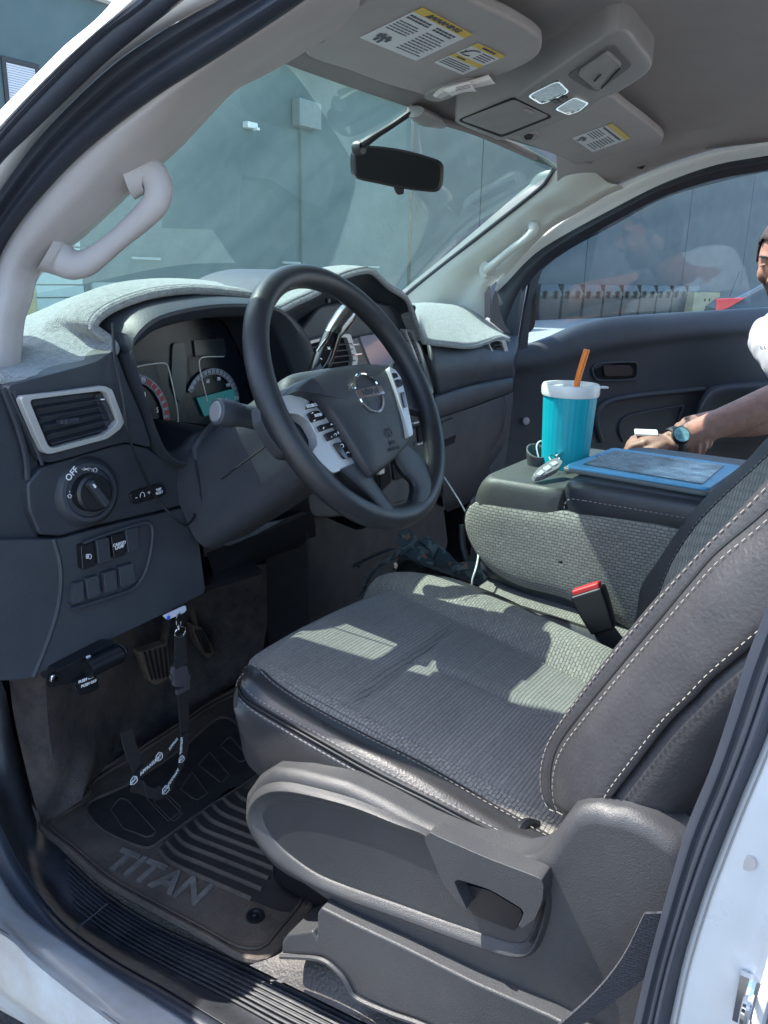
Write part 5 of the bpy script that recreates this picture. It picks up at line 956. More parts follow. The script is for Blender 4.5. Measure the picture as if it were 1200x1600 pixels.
mk('paper_slip', [loft([vis([(676, 148), (688, 137), (715, 128), (745, 122), (763, 116)], .004), vis([(680, 152), (696, 142), (720, 134), (748, 130), (768, 124)], .012), vis([(690, 154), (706, 146), (728, 141), (750, 136), (774, 131)], .004)], 20, 4),
                  loft([vis([(690, 140), (715, 132), (735, 128)], .012), vis([(700, 146), (722, 138), (742, 141)], .018), vis([(706, 150), (728, 144), (746, 143)], .008)], 14, 4)], K['paper'], rp, solid=.0006)
mk('printed_lines', [tube(vis([(712, 137+i*2.2), (736, 132+i*2.2)], .0185), .0004, 4, 4) for i in range(3)], K['ink'], rp)
# overhead console
opl = (V(0, .05, 1.655), V(0, .20, 1).normalized())
def ocn(L, h=0): return A(L, pl=(opl[0]-opl[1]*h, opl[1]))
oo_ = [(711, 188), (735, 176), (800, 150), (826, 132), (885, 92), (945, 52), (962, 44), (982, 45), (1000, 68), (1018, 92), (1012, 110), (970, 138), (918, 164), (880, 184), (838, 201), (784, 216), (768, 212)]
oc = mk('overhead_console', loft([[p+V(0, 0, .05) for p in ocn(oo_)], ocn(oo_), [p.lerp(sum(ocn(oo_), Vector())/len(oo_), .03)-V(0, 0, .005) for p in ocn(oo_)], [p.lerp(sum(ocn(oo_), Vector())/len(oo_), .09)-V(0, 0, .006) for p in ocn(oo_)]], 80, 3, True, False, True), K['cons'], T)
mk('glasses_holder', prism(rnd(ocn([(719, 188), (803, 156), (858, 182), (784, 211)], .0075), 4, .08), (0, 0, .003)), K['cons'], oc, bevel=.001, seg=2)
mk('holder_gap', ring2(rnd(ocn([(715, 189), (803, 153), (864, 183), (784, 215)], .0068), 4, .08), rnd(ocn([(719, 188), (803, 156), (858, 182), (784, 211)], .0068), 4, .08), (0, 0, .002)), K['hole'], oc)
mk('holder_tab', box(ocn([(826, 174)], .009)[0], .03, .008, .003), K['visor'], oc, bevel=.001)
for q in ([(823, 150), (872, 126), (891, 144), (846, 164)], [(866, 171), (897, 152), (921, 161), (905, 174), (888, 180)]):
    ml = mk('map_light', ring2(rnd(ocn(q, .009), 3, .2), rnd(inset(ocn(q, .009), .004), 3, .2), (0, 0, .004)), K['chrome'], oc)
    mk('lens', prism(rnd(inset(ocn(q, .0075), .003), 3, .2), (0, 0, .002)), mat('lamp_lens', (.16, .19, .2), .15, metal=.5, bump=.0004, bsc=60), ml)
mk('light_bar', [box(ocn([(868, 158)], .0085)[0], .03, .012, .003), box(ocn([(880, 152)], .0085)[0], .018, .010, .004)], K['black'], oc, bevel=.001)
rec = mk('garage_door', prism(rnd(ocn([(886, 119), (948, 74), (960, 72), (988, 103), (934, 143), (920, 140)], .0078), 3, .12), (0, 0, .003)), mat('recess_grey', (.12, .12, .125), .6), oc)
mk('flap', prism(rnd(ocn([(902, 117), (950, 84), (972, 104), (938, 140), (930, 141)], .013), 3, .12), (0, 0, .006)), K['cons'], rec, bevel=.0015)
mk('flap_slot', [tube(ocn([(929, 127), (938, 117)], .0145), .0012, 5, 4), tube(ocn([(940, 138), (968, 107)], .0145), .0012, 5, 4)], K['hole'], rec)
# passenger visor
pvp = (V(.4, .06, 1.655), V(0, .16, 1).normalized())
def pv(L, h=0): return A(L, pl=(pvp[0]-pvp[1]*h, pvp[1]))
pvo = [(790, 214), (815, 210), (838, 203), (880, 186), (920, 166), (945, 152), (956, 151), (978, 168), (1010, 192), (1033, 211), (1036, 219), (1030, 228), (1010, 240), (980, 250), (956, 259), (943, 258), (928, 260), (914, 264), (895, 256), (874, 246), (830, 228)]
pz = mk('sun_visor', [prism(cr(pv(pvo), 70, True), (0, 0, .016))], K['visor'], T, bevel=.005, seg=3)
pq = [(956, 193), (985, 216), (926, 238), (894, 216)]
rd = (at(*lerpq(pq, 1, .5), pl=pvp)-at(*lerpq(pq, 0, .5), pl=pvp)).normalized(); ru = (at(*lerpq(pq, .5, 0), pl=pvp)-at(*lerpq(pq, .5, 1), pl=pvp)).normalized()
lb3 = mk('warning_label', prism(pv(pq, .0012), (0, 0, .0006)), K['label'], pz)
mk('label_header', prism(pv(sub(pq, 0, 1, 0, .14), .0018), (0, 0, .0005)), K['yellow'], lb3)
vis_ = vis; vis = pv
mk('label_text', lines(pq, .05, .95, .2, .3, 1, th=.6)+lines(pq, .05, .46, .36, .7, 5, th=.4)+lines(pq, .54, .95, .36, .95, 8, th=.4)+[prism(vis(sub(pq, u, u+.05, v, v+.1), .0022), (0, 0, .0003)) for u, v in ((.12, .78), (.2, .76), (.28, .8), (.18, .88))], K['ink'], lb3)
vis = vis_
mk('visor_hook', [prism(rnd(pv([(812, 214), (826, 207), (840, 210), (843, 216), (830, 223), (818, 222)], .006), 3, .2), (0, 0, .008)), ], K['cons'], pz, bevel=.002)
mk('hook_gap', prism(rnd(pv([(818, 214), (826, 210), (834, 212), (830, 218), (822, 219)], .0075), 3, .2), (0, 0, .002)), K['hole'], pz)
# roof grab handle on the far side
ghp = lambda a, b: at(a, b, X=.655)
mk('roof_handle_recess', [tube([ghp(1056, 214), ghp(1060, 190), ghp(1085, 160), ghp(1130, 140), ghp(1200, 126), ghp(1290, 115)], [.004, .009, .012, .013, .013, .013], 10, 40)], K['dash2'], T)
mk('roof_handle', [tube([ghp(1096, 203), ghp(1088, 192), ghp(1094, 172), ghp(1120, 158), ghp(1160, 147), ghp(1210, 139), ghp(1290, 130)], [.012, .014, .0145, .014, .013, .013, .013], 12, 40)], K['cons'], T)
# mirror
mn = V(-.50, -.86, -.12).normalized(); mc_ = V(.07, .20, 1.60)
def mr_(L, h=0): return A(L, pl=(mc_+mn*h, mn))
mo = [(551, 243), (556, 231), (567, 227), (600, 229), (640, 236), (680, 248), (690, 255), (692, 266), (690, 288), (684, 298), (672, 300), (630, 295), (590, 287), (560, 280), (552, 270)]
mir = mk('rearview_mirror', loft([[p.lerp(mc_, .35)-mn*.03 for p in mr_(mo)], [p.lerp(mc_, .04)-mn*.018 for p in mr_(mo)], mr_(mo), [p+mn*.004 for p in mr_(mo)], [p.lerp(mc_, .03)+mn*.006 for p in mr_(mo)]], 60, 3, True, False, True), K['black'], T)
mi = [(557, 246), (560, 236), (569, 231), (600, 233), (640, 240), (676, 251), (685, 257), (688, 267), (686, 286), (681, 294), (671, 296), (630, 291), (591, 283), (563, 276), (557, 268)]
mk('mirror_glass', prism(cr(mr_(mi, .0075), 60, True), mn*-.001), mat('dim_mirror', (.05, .055, .06), .04, metal=.6, var=.02), mir)
mk('mirror_tab', prism(rnd(mr_([(616, 290), (632, 293), (631, 303), (624, 305), (619, 301)], .003), 3, .2), mn*-.006), K['black'], mir, bevel=.001)
mk('mirror_arm', [tube([at(641, 176, Y=.112), at(612, 196, Y=.14), at(585, 213, Y=.165), at(566, 226, Y=.185)], [.006, .0055, .006, .009], 10, 16), lathe([(.001, -.012), (.012, -.009), (.014, 0), (.012, .009), (.001, .012)], at(561, 231, Y=.2), (0, 1, 0), 16)], K['black'], mir)
mk('mount_cover', [tube([at(648, 174, Y=.10), at(664, 184, Y=.10), at(690, 196, Y=.10)], [.02, .026, .012], 12, 12, flat=.5)], K['cons'], T)

# ================================================================== passenger door, swung open
dn = V(-.643, -.766, 0); dh = V(.85, .25, 0); dd = V(.766, -.643, 0)
def dp_(L, h=0): return A(L, pl=(dh+dn*h, dn))
bl_ = [(800, 548), (830, 541), (868, 528), (905, 512), (960, 499), (1050, 492), (1200, 483), (1330, 474)]
DR = mk('passenger_door', loft([[p-dn*.05 for p in dp_(bl_)], [p-dn*.012+V(0, 0, .004) for p in dp_(bl_)], dp_([(800, 556), (830, 550), (868, 538), (905, 523), (960, 511), (1050, 503), (1200, 494), (1330, 486)], .01), dp_([(800, 572), (830, 568), (870, 560), (910, 548), (960, 536), (1050, 524), (1200, 512), (1330, 505)], .018),
     dp_([(800, 590), (850, 588), (910, 570), (960, 556), (1050, 542), (1200, 528), (1330, 520)], .006), dp_([(800, 640), (850, 640), (910, 635), (960, 630), (1050, 620), (1200, 600), (1330, 590)], 0), dp_([(780, 760), (850, 770), (910, 780), (960, 790), (1050, 800), (1200, 800), (1330, 800)], .01), dp_([(720, 900), (850, 920), (910, 930), (960, 940), (1050, 940), (1200, 940), (1330, 940)], .0)], 50, 5), K['dash'], T)
DR['label'] = 'passenger door swung open'
gl = [(838, 424), (887, 386), (950, 352), (1033, 307), (1117, 282), (1200, 264), (1330, 245), (1330, 492), (1200, 500), (1050, 508), (905, 528), (809, 556)]
wtl = (dn+V(0, 0, -.14)).normalized(); wpt = dp_([(1000, 500)], -.035)[0]
mk('window', prism(A(gl, pl=(wpt, wtl)), wtl*-.004), glass('side_glass', (.70, .80, .84), .03, .02, (.5, .6, .65), 1.3, .095), DR)
mk('window_frame', [loft([dp_([(818, 452), (838, 408), (887, 370), (950, 336), (1033, 290), (1117, 264), (1200, 246), (1330, 226)], -.02), dp_([(826, 462), (843, 424), (887, 390), (950, 356), (1033, 311), (1117, 286), (1200, 268), (1330, 250)], -.02)], 40, 1), prism(dp_([(829, 410), (843, 420), (826, 470), (818, 560), (804, 560), (806, 545)], -.02), dn*.02)], K['seal'], DR, solid=.01)
mk('door_edge', prism(dp_([(823, 408), (831, 406), (830, 420), (818, 480), (806, 552), (797, 552), (812, 470)], -.004), dn*-.02), K['white'], DR, bevel=.002)
wm = mk('wing_mirror', loft([[at(a, b, X=.93)+V(.0, .08, 0) for a, b in [(826, 440), (834, 446), (837, 470), (836, 505), (828, 520), (815, 515)]], [at(a, b, X=.90) for a, b in [(822, 432), (833, 438), (837, 460), (837, 505), (829, 519), (808, 521)]]], 24, 2, True, False, True), K['black'], DR, bevel=.004)
dr_ = mk('door_handle', [prism(rnd(dp_([(942, 571), (985, 571), (989, 577), (987, 588), (945, 589)], .012), 3, .2), dn*-.012)], K['black'], DR, bevel=.003)
mk('handle_recess', prism(rnd(dp_([(926, 574), (935, 568), (992, 565), (995, 590), (935, 594), (927, 588)], .004), 3, .2), dn*-.008), K['hole'], dr_)
mk('handle_bezel', tube(dp_([(926, 576), (935, 568), (992, 566), (996, 578), (992, 592), (935, 594), (927, 586)], .008), .004, 6, 40, closed=True), K['dash'], dr_)
mk('armrest', [loft([dp_([(1078, 690), (1088, 640), (1100, 612), (1112, 603), (1150, 598), (1220, 592), (1330, 588)], .0), dp_([(1082, 690), (1092, 642), (1105, 618), (1118, 608), (1150, 602), (1220, 597), (1330, 592)], .06), dp_([(1092, 695), (1106, 650), (1122, 628), (1140, 622), (1170, 618), (1220, 614), (1330, 610)], .07), dp_([(1100, 700), (1120, 690), (1140, 690), (1180, 690), (1250, 690), (1300, 690), (1330, 690)], .05)], 40, 4)], K['dash2'], DR)
mk('trim_line', [tube(dp_([(940, 690), (932, 660), (936, 640), (955, 626), (1000, 618), (1060, 612), (1100, 608)], .008), .009, 8, 50), tube(dp_([(974, 690), (968, 672), (974, 656), (990, 648), (1040, 638), (1068, 634)], .008), .004, 6, 30), tube(dp_([(1068, 634), (1052, 680), (1045, 690)], .008), .004, 6, 10)], K['dash2'], DR)
mk('puddle_trim', lathe([(.001, 0), (.012, .0), (.01, .004), (.001, .005)], dp_([(822, 658)], .01)[0], dn, 16), K['trim'], DR)
mk('outer_skin', loft([[p-dn*.11 for p in dp_([(800, 556), (905, 530), (1050, 505), (1330, 486)])], [p-dn*.16 for p in dp_([(800, 640), (905, 635), (1050, 620), (1330, 590)])], [p-dn*.12 for p in dp_([(780, 900), (905, 930), (1050, 940), (1330, 940)])]], 20, 4), K['white'], DR)
# ================================================================== rubber floor mat
fmz = .512
fmo = [(64, 1287), (85, 1272), (126, 1249), (139, 1240), (136, 1222), (148, 1211), (200, 1180), (270, 1135), (330, 1096), (375, 1074), (440, 1050), (520, 1180), (540, 1290), (492, 1398), (480, 1425), (442, 1472), (424, 1494), (402, 1500), (372, 1493), (330, 1469), (240, 1420), (165, 1377), (105, 1326), (74, 1302)]
MT = thing('floor_mat', 'dusty black rubber floor mat with raised ribs and lettering in the driver footwell', 'floor mat', tuple(at(300, 1300, Z=.506)))
def fz(L, h=0): return A(L, Z=fmz+h)
def Z2(L): return zz(0, 800, 2, L)
def Z3(L): return zz(0, 1250, 3, L)
mk('mat_sheet', prism(cr(fz(fmo), 110, True), (0, 0, -.006)), K['rubber'], MT)
mk('heel_plate', [prism(cr(fz(Z2([(275, 945), (272, 920), (290, 900), (400, 850), (560, 745), (700, 640), (800, 740), (830, 800), (640, 930), (500, 1030), (470, 1050), (440, 1048), (330, 1000)]), .0008), 60, True), (0, 0, -.003)), prism(cr(fz(Z3([(745, 225), (790, 290), (880, 338), (1180, 470), (1400, 500), (1450, 100), (1120, -60), (1010, 0)]), .0008), 60, True), (0, 0, -.003))], mat('worn_black_rubber', (.020, .019, .020), .6, bump=.0005, bsc=200, dust=.5, dcol=(.06, .05, .045), var=.4, vsc=25), MT)
mk('mat_edge', [tube(fz(fmo, .003), .0055, 8, 160, closed=True), tube([p.lerp(sum(fz(fmo), Vector())/len(fmo), .06) for p in fz(fmo, .001)], .0028, 6, 140, closed=True)], K['rubber'], MT)
hp = Z2([(275, 945), (272, 920), (290, 900), (400, 850), (560, 745), (700, 640), (800, 740), (830, 800), (640, 930), (500, 1030), (470, 1050), (440, 1048), (330, 1000)])
mk('heel_pad', [tube(fz(hp, .002), .003, 6, 80, closed=True)]+[tube(fz(L, .0015), .0016, 5, max(3, len(L)*4), closed=cl, lin=True) for L, cl in (
    (Z3([(520, 45), (580, 135), (700, 178), (735, 150), (600, 0), (560, -10)]), True), (Z3([(690, -5), (790, 100), (860, 45), (740, -70)]), True),
    (Z2([(565, 865), (612, 902), (650, 880), (600, 812)]), True), (Z2([(620, 790), (690, 845), (720, 825), (655, 750)]), True), (Z2([(690, 730), (752, 785), (775, 765), (718, 700)]), True),
    (Z2([(480, 905), (540, 968), (572, 945), (510, 880)]), True))], mat('scuffed_rubber', (.05, .043, .038), .6, dust=.8, dcol=(.10, .08, .065), var=.4, vsc=40), MT)
ribs = []
for L in ([(750, 238), (790, 285), (880, 332), (1180, 465)], [(785, 198), (835, 252), (950, 302), (1230, 420)], [(825, 162), (868, 208), (1000, 262), (1260, 368)], [(865, 128), (908, 170), (1040, 225), (1290, 325)], [(915, 92), (955, 138), (1080, 190), (1320, 280)], [(955, 58), (1000, 100), (1120, 152), (1350, 240)], [(1000, 25), (1045, 65), (1160, 115), (1380, 200)], [(1050, -5), (1090, 30), (1200, 75), (1400, 150)], [(1110, -35), (1140, -5), (1240, 35), (1420, 100)]):
    ribs.append(tube(fz(Z3(L), .002), .0042, 8, 30))
mk('mat_ribs', ribs, K['rubber'], MT)
c_ = at(246, 1371, Z=fmz+.001); tdx = (at(330, 1407, Z=fmz)-at(165, 1338, Z=fmz)).normalized(); tdy = (at(272, 1340, Z=fmz)-at(240, 1372, Z=fmz))
w0 = (at(330, 1407, Z=fmz)-at(165, 1338, Z=fmz)).length
tdy = V(0, 0, 1).cross(tdx)
mk('raised_lettering', text('TITAN', c_, tdx, tdy, w0/3.25, .0025, sx=1.0, bold=.02), mat('worn_rubber', (.13, .12, .108), .5, bump=.001, bsc=180, dust=.95, dcol=(.19, .17, .15), vsc=30, var=.6), MT)
mk('mat_grommet', [lathe([(.009, -.002), (.013, .001), (.013, .004), (.009, .004), (.007, .001), (.001, .001)], at(399, 1433, Z=fmz), (0, 0, 1), 28), lathe([(.001, 0), (.0035, 0), (.0035, .005), (.001, .006)], at(399, 1433, Z=fmz), (0, 0, 1), 16)], K['black'], MT)

# ================================================================== brake controller under the dash
def Zg(L): return zz(50, 900, 4, L)
by = .15
BCn = mk('brake_controller', [prism(rnd(A(Zg([(160, 590), (480, 425), (520, 418), (600, 450), (604, 482), (560, 520), (350, 600), (340, 640), (240, 680), (175, 685), (155, 650)]), Y=by), 3, .12), (0, .04, 0))], K['black'], T, bevel=.004)
mk('control_slide', [prism(rnd(A(Zg([(430, 490), (530, 430), (548, 440), (448, 502)]), Y=by-.004), 3, .15), (0, .006, 0)), prism(rnd(A(Zg([(330, 540), (420, 500), (425, 512), (340, 552)]), Y=by-.004), 3, .15), (0, .006, 0))], K['gloss'], BCn, bevel=.001)
mk('barrel', [tube([at(*Zg([(345, 585)])[0], Y=by-.012), at(*Zg([(545, 490)])[0], Y=by-.012)], .013, 16, 6), tube(circ(at(*Zg([(548, 490)])[0], Y=by-.013), .0135, (.3, -.8, .3), (0, .3, 1), 16), .0009, 5, 30)], K['black'], BCn)
pt = mk('pull_tab', prism(rnd(A(Zg([(262, 672), (400, 608), (424, 695), (395, 720), (305, 752), (290, 740)]), Y=by-.01), 3, .15), (0, .012, 0)), K['black'], BCn, bevel=.002)
pt1 = (V(0, by-.0115, 0), V(0, 1, 0)); pxd = (at(*Zg([(405, 620)])[0], pl=pt1)-at(*Zg([(290, 668)])[0], pl=pt1)).normalized()
mk('marking', [text('PUSH ON', at(*Zg([(338, 646)])[0], pl=pt1), pxd, V(0, 0, 1), .006, bold=.02, sx=.95), text('PUSH OFF', at(*Zg([(356, 672)])[0], pl=pt1), pxd, V(0, 0, 1), .006, bold=.02, sx=.95)], K['inkw'], pt)
mk('screw', [lathe([(.001, .002), (.0045, .0015), (.0055, 0), (.0055, -.002), (.001, -.003)], at(*Zg([(136, 641)])[0], Y=by-.006), (0, -1, 0), 20), box(at(*Zg([(136, 641)])[0], Y=by-.0085), .006, .001, .0012)], K['chrome'], BCn)
mk('bracket', prism(rnd(A(Zg([(100, 615), (165, 595), (175, 670), (140, 700), (95, 690)]), Y=by), 3, .2), (0, .003, 0)), K['black'], BCn)
mk('indicator', [box(at(*Zg([(352, 505)])[0], Y=by-.001), .006, .002, .003)], K['inkw'], BCn)

# ================================================================== lanyard hanging from the key card
ly = .14
LN = thing('lanyard', 'black lanyard with white lettering hanging from a white tag below the dashboard', 'lanyard', tuple(at(280, 960, Y=ly)))
def lg(L, Y=ly): return A(Zg(L), Y=Y)
mk('tag', prism(rnd(lg([(820, 250), (962, 184), (966, 214), (948, 232), (848, 275)]), 3, .15), (0, .003, 0)), mat('white_tag', (.6, .62, .72), .4), LN, bevel=.0008, seg=2)
mk('tag_mark', lathe([(.001, 0), (.0035, 0), (.0035, .0006), (.001, .0008)], lg([(852, 261)], ly-.0008)[0], (0, -1, 0), 18), mat('blue_ink', (.03, .12, .6), .5), LN)
cc = lg([(918, 262)], ly-.003)[0]
mk('clip', [tube([cc+V(-.002, 0, .007), cc+V(-.0045, 0, 0), cc+V(-.004, 0, -.010), cc+V(0, 0, -.015), cc+V(.004, 0, -.009), cc+V(.0035, 0, .001), cc+V(.001, 0, .008)], .0016, 8, 30), lathe([(.001, 0), (.0028, 0), (.0028, .006), (.001, .006)], lg([(920, 332)], ly-.003)[0], (0, 0, 1), 12),
             tube([q_ for q_ in circ(lg([(927, 352)], ly-.002)[0], .0108, (1, 0, 0), (0, 0, .8), 16)], .0013, 8, 40, closed=True)], K['chrome'], LN)
lm = weave('lanyard_weave', (.008, .008, .011), (.012, .012, .015), (.004, .004, .005), 'XZ', .003, .0016, .0004, .0003)
W_ = V(.021, 0, 0)
mk('webbing', [ribbon(lg([(926, 372), (927, 460), (930, 555)]), [W_, W_*1.1], 12, .002), ribbon(lg([(942, 700), (944, 760), (948, 850), (952, 985)]), [W_, W_, W_*.9, W_*.8], 20, .0012),
    box(lg([(928, 545)], ly-.002)[0], .026, .006, .01),
    ribbon(lg([(952, 985), (950, 1080), (935, 1170), (900, 1270), (850, 1335), (790, 1362), (730, 1350), (700, 1310)], .135), [V(.016, 0, 0), V(.019, .0, .004), V(.012, 0, .014), V(.003, 0, .020), V(-.002, 0, .02)], 50, .001),
    ribbon(lg([(940, 985), (890, 1050), (830, 1110), (740, 1180), (670, 1240), (632, 1285), (640, 1310), (680, 1320), (720, 1350)], .145), [V(.018, 0, .008), V(.012, 0, .018), V(.012, 0, .018), V(.012, 0, .018), V(.003, 0, .02)], 60, .001),
    ribbon(lg([(590, 965), (605, 1040), (630, 1120), (660, 1200), (650, 1260)], .155), [W_*1.05, W_*1.05, W_*.9], 24, .001)], lm, LN)
mk('buckle', [prism(rnd(lg([(890, 572), (970, 560), (978, 600), (985, 640), (990, 690), (895, 694), (893, 650), (884, 610)], ly-.004), 3, .12), (0, .008, 0)), prism(rnd(lg([(872, 630), (888, 618), (890, 655), (878, 655)], ly-.003), 3, .2), (0, .006, 0)), prism(rnd(lg([(978, 612), (992, 622), (992, 650), (982, 655)], ly-.003), 3, .2), (0, .006, 0)), box(lg([(942, 708)], ly-.001)[0], .026, .006, .008)], mat('buckle_plastic', (.07, .07, .08), .4), LN, bevel=.0015, seg=2)
def lt_(s, a, b, c, d, size, Y):
    xd = (lg([(c, d)], Y)[0]-lg([(a, b)], Y)[0]); m_ = (lg([(c, d)], Y)[0]+lg([(a, b)], Y)[0])/2
    return text(s, m_, xd, V(0, -1, 0).cross(xd)*1, size, .0003, bold=.02, sx=.95)
def hexa(a, b, Y, r=.008, rot=.5):
    c = lg([(a, b)], Y)[0]; return [tube([c+V(math.cos(rot+i*math.pi/3), 0, math.sin(rot+i*math.pi/3))*r*(1 if i % 2 else .9) for i in range(6)], .0006, 4, 24, closed=True, lin=True), text('PRO', c, V(math.cos(.6), 0, math.sin(.6)), V(-math.sin(.6), 0, math.cos(.6)), .006, .0003, bold=.02)]
mk('lettering', [lt_('APPRAISAL', 690, 1228, 780, 1148, .0085, .142), lt_('APPRAI', 860, 1082, 908, 1018, .007, .142), lt_('APPRAISAL', 935, 1010, 930, 1110, .0065, .131), lt_('APPRAISAL', 905, 1222, 850, 1310, .0075, .131)]
   +hexa(795, 1130, .142)+hexa(935, 1145, .131, .0065)+hexa(836, 1336, .130, .008)+hexa(637, 1278, .142, .0075), K['inkw'], LN)

# ================================================================== cables
cb = thing('black_cable', 'thin black cable drooping from the felt cover past the left air vent', 'cable', tuple(at(245, 778, Y=.17)))
mk('cable_sheath', tube([at(a, b, Y=y) for a, b, y in [(176, 505, .2), (180, 568, .185), (192, 627, .172), (201, 680, .168), (224, 740, .172), (245, 778, .176), (272, 809, .165), (291, 820, .16), (304, 806, .165), (307, 785, .178), (303, 776, .2)]], .0022, 8, 90), K['black'], cb)
cb = thing('white_cable', 'thin white charging cable hanging down beside the folded centre seat', 'cable', tuple(at(737, 905, X=-.12)))
mk('cable_sheath', tube([at(a, b, X=x) for a, b, x in [(680, 738, .1), (692, 744, .05), (706, 764, -.01), (722, 790, -.04), (736, 820, -.06), (746, 850, -.09), (747, 870, -.14), (743, 890, -.17), (738, 906, -.18), (738, 922, -.18)]], .0016, 8, 60), mat('white_cable', (.6, .62, .62), .4), cb)

# ================================================================== strap and bag in the centre footwell
BG = thing('patterned_strap_bag', 'dark teal and orange patterned bag straps bundled ahead of the centre seat', 'bag', tuple(at(680, 900, X=-.05)))
pm2 = mat('strap_fabric', (.05, .075, .085), .85, bump=.0012, bsc=500, var=.8, vsc=90)
t_ = pm2.node_tree; b_ = t_.nodes['Principled BSDF']; vo2 = t_.nodes.new('ShaderNodeTexVoronoi'); vo2.inputs['Scale'].default_value = 95
tc2 = t_.nodes.new('ShaderNodeTexCoord'); t_.links.new(tc2.outputs['Object'], vo2.inputs['Vector']); rp2 = t_.nodes.new('ShaderNodeValToRGB')
rp2.color_ramp.elements[0].color = (.02, .04, .05, 1); rp2.color_ramp.elements[0].position = .35; rp2.color_ramp.elements[1].color = (.16, .07, .04, 1); rp2.color_ramp.elements[1].position = .86
e_ = rp2.color_ramp.elements.new(.6); e_.color = (.07, .10, .11, 1); rp2.color_ramp.interpolation = 'CONSTANT'
t_.links.new(vo2.outputs['Color'], rp2.inputs[0]); t_.links.new(rp2.outputs[0], b_.inputs['Base Color'])
def Zb(L): return zz(560, 700, 4, L)
def zb(L, X): return A(Zb(L), X=X)
SW2 = V(0, -.012, .02)
mk('strap', [ribbon(zb([(10, 920), (45, 850), (110, 755), (200, 690), (330, 615)], -.13), [V(.008, -.004, .004), V(.012, -.006, .012), V(.01, -.012, .024)], 30, .0018),
             ribbon(zb([(280, 560), (330, 640), (400, 700), (440, 740)], -.10), [V(.02, -.02, .01), V(.02, -.02, .008)], 20, .002),
             ribbon(zb([(280, 520), (350, 600), (390, 660), (450, 720)], -.09), [V(.02, -.01, .01), V(.02, -.018, .01)], 20, .002),
             ribbon(zb([(370, 590), (470, 620), (560, 690), (620, 760), (740, 800)], -.07), [V(.01, -.01, .016), V(.01, 0, .012)], 30, .002),
             ribbon(zb([(380, 620), (400, 570), (450, 600), (480, 650), (460, 710)], -.08), [V(.012, -.01, .01), V(.015, 0, .01)], 24, .002),
             ribbon(zb([(600, 790), (620, 750), (700, 735), (760, 770), (800, 800)], -.10), [V(.01, -.004, .016), V(.01, 0, .012)], 24, .002)], pm2, BG)
mk('bag_body', loft([zb([(210, 780), (300, 700), (420, 740), (560, 790), (760, 860)], -.12), zb([(220, 740), (300, 640), (420, 680), (600, 760), (800, 830)], -.06), zb([(240, 760), (330, 600), (450, 660), (620, 720), (820, 800)], .0), zb([(240, 900), (330, 900), (450, 900), (620, 900), (820, 900)], .05)], 30, 5), mat('bag_fabric', (.018, .024, .028), .9, bump=.004, bsc=60, var=.4, vsc=30), BG)
mk('strap_pull', tube(zb([(228, 718), (236, 735), (232, 748)], -.145), .003, 8, 8), mat('pull_brass', (.8, .6, .4), .3), BG)

# ================================================================== cup
cpx, cpy = hs[2][0], hs[2][1]
cb0 = at(888, 716, Z=1.045)
cz0 = .985; cc_ = V(at(889, 640, Y=cpy).x, cpy, 0)
cax = V(cc_.x, cpy, 0)
# find X so that the axis falls on px 889
ztop_ = at(889, 600, X=cc_.x).z
CP = thing('tumbler_cup', 'turquoise ribbed tumbler with white lid and orange straw in the cup holder', 'cup', (cc_.x, cpy, cz0))
d_ = (V(cc_.x, cpy, 1.1)-CAM).length
rt = 40/FPX*d_*1.0; rbm = 34.5/FPX*d_
n = 120; cr_rows = []
for h, rr_ in ((0, rbm*.82), (.004, rbm*.86), (.06, rbm), (ztop_-cz0-.012, rt), (ztop_-cz0-.004, rt*1.01)):
    cr_rows.append([V(cc_.x+math.cos(2*math.pi*i/n)*rr_*(1-.012*(i % 4 < 2)*(h > .003 and h < ztop_-cz0-.01)), cpy+math.sin(2*math.pi*i/n)*rr_*(1-.012*(i % 4 < 2)*(h > .003 and h < ztop_-cz0-.01)), cz0+h) for i in range(n)])
v_, f_ = grid(cr_rows, True); f_.append(tuple(range(n-1, -1, -1)))
mk('cup_body', (v_, f_), mat('turquoise_plastic', (.0, .34, .42), .5, var=.04), CP, ang=50)
lz = ztop_
mk('lid', [lathe([(rt*1.04, lz-.020), (rt*1.07, lz-.016), (rt*1.07, lz-.004), (rt*1.03, lz+.001), (rt*.93, lz+.001), (rt*.90, lz-.006), (.001, lz-.006)], (cc_.x, cpy, 0), (0, 0, 1), 48),
           box((cc_.x+.04, cpy-.04, lz-.006), .03, .014, .003, (V(.7, -.7, 0), V(.7, .7, 0), V(0, 0, 1)))], mat('white_lid', (.72, .74, .73), .35), CP)
mk('straw', tube([V(cc_.x+.012, cpy-.006, lz-.1), V(cc_.x+.012, cpy-.006, lz-.006), at(917, 546, X=cc_.x+.016)], .0058, 12, 12), mat('orange_straw', (.75, .2, .03), .25), CP)

# ================================================================== tablet
tz = 1.082
tq = A([(877, 727), (958, 697), (1162, 727), (1108, 767)], Z=tz)
TB = thing('tablet', 'grey and blue cased tablet with smeared screen on the padded console lid', 'tablet', tuple(sum(tq, Vector())/4))
mk('case', prism(rnd([p-V(0, 0, .003) for p in tq], 5, .06), (0, 0, -.008)), mat('grey_case', (.10, .115, .12), .55), TB, bevel=.003)
tb = rnd(A([(883, 727), (958, 699), (1158, 727), (1106, 763)], Z=tz+.001), 5, .06)
def tsub(u0, u1, v0, v1):
    q = A([(883, 727), (958, 699), (1158, 727), (1106, 763)], Z=tz)
    f = lambda u, v: (q[0].lerp(q[1], u)).lerp(q[3].lerp(q[2], u), v)
    return [f(u0, v0), f(u1, v0), f(u1, v1), f(u0, v1)]
mk('bezel', prism(tb, (0, 0, -.005)), mat('blue_bezel', (.10, .38, .62), .45), TB, bevel=.0015)
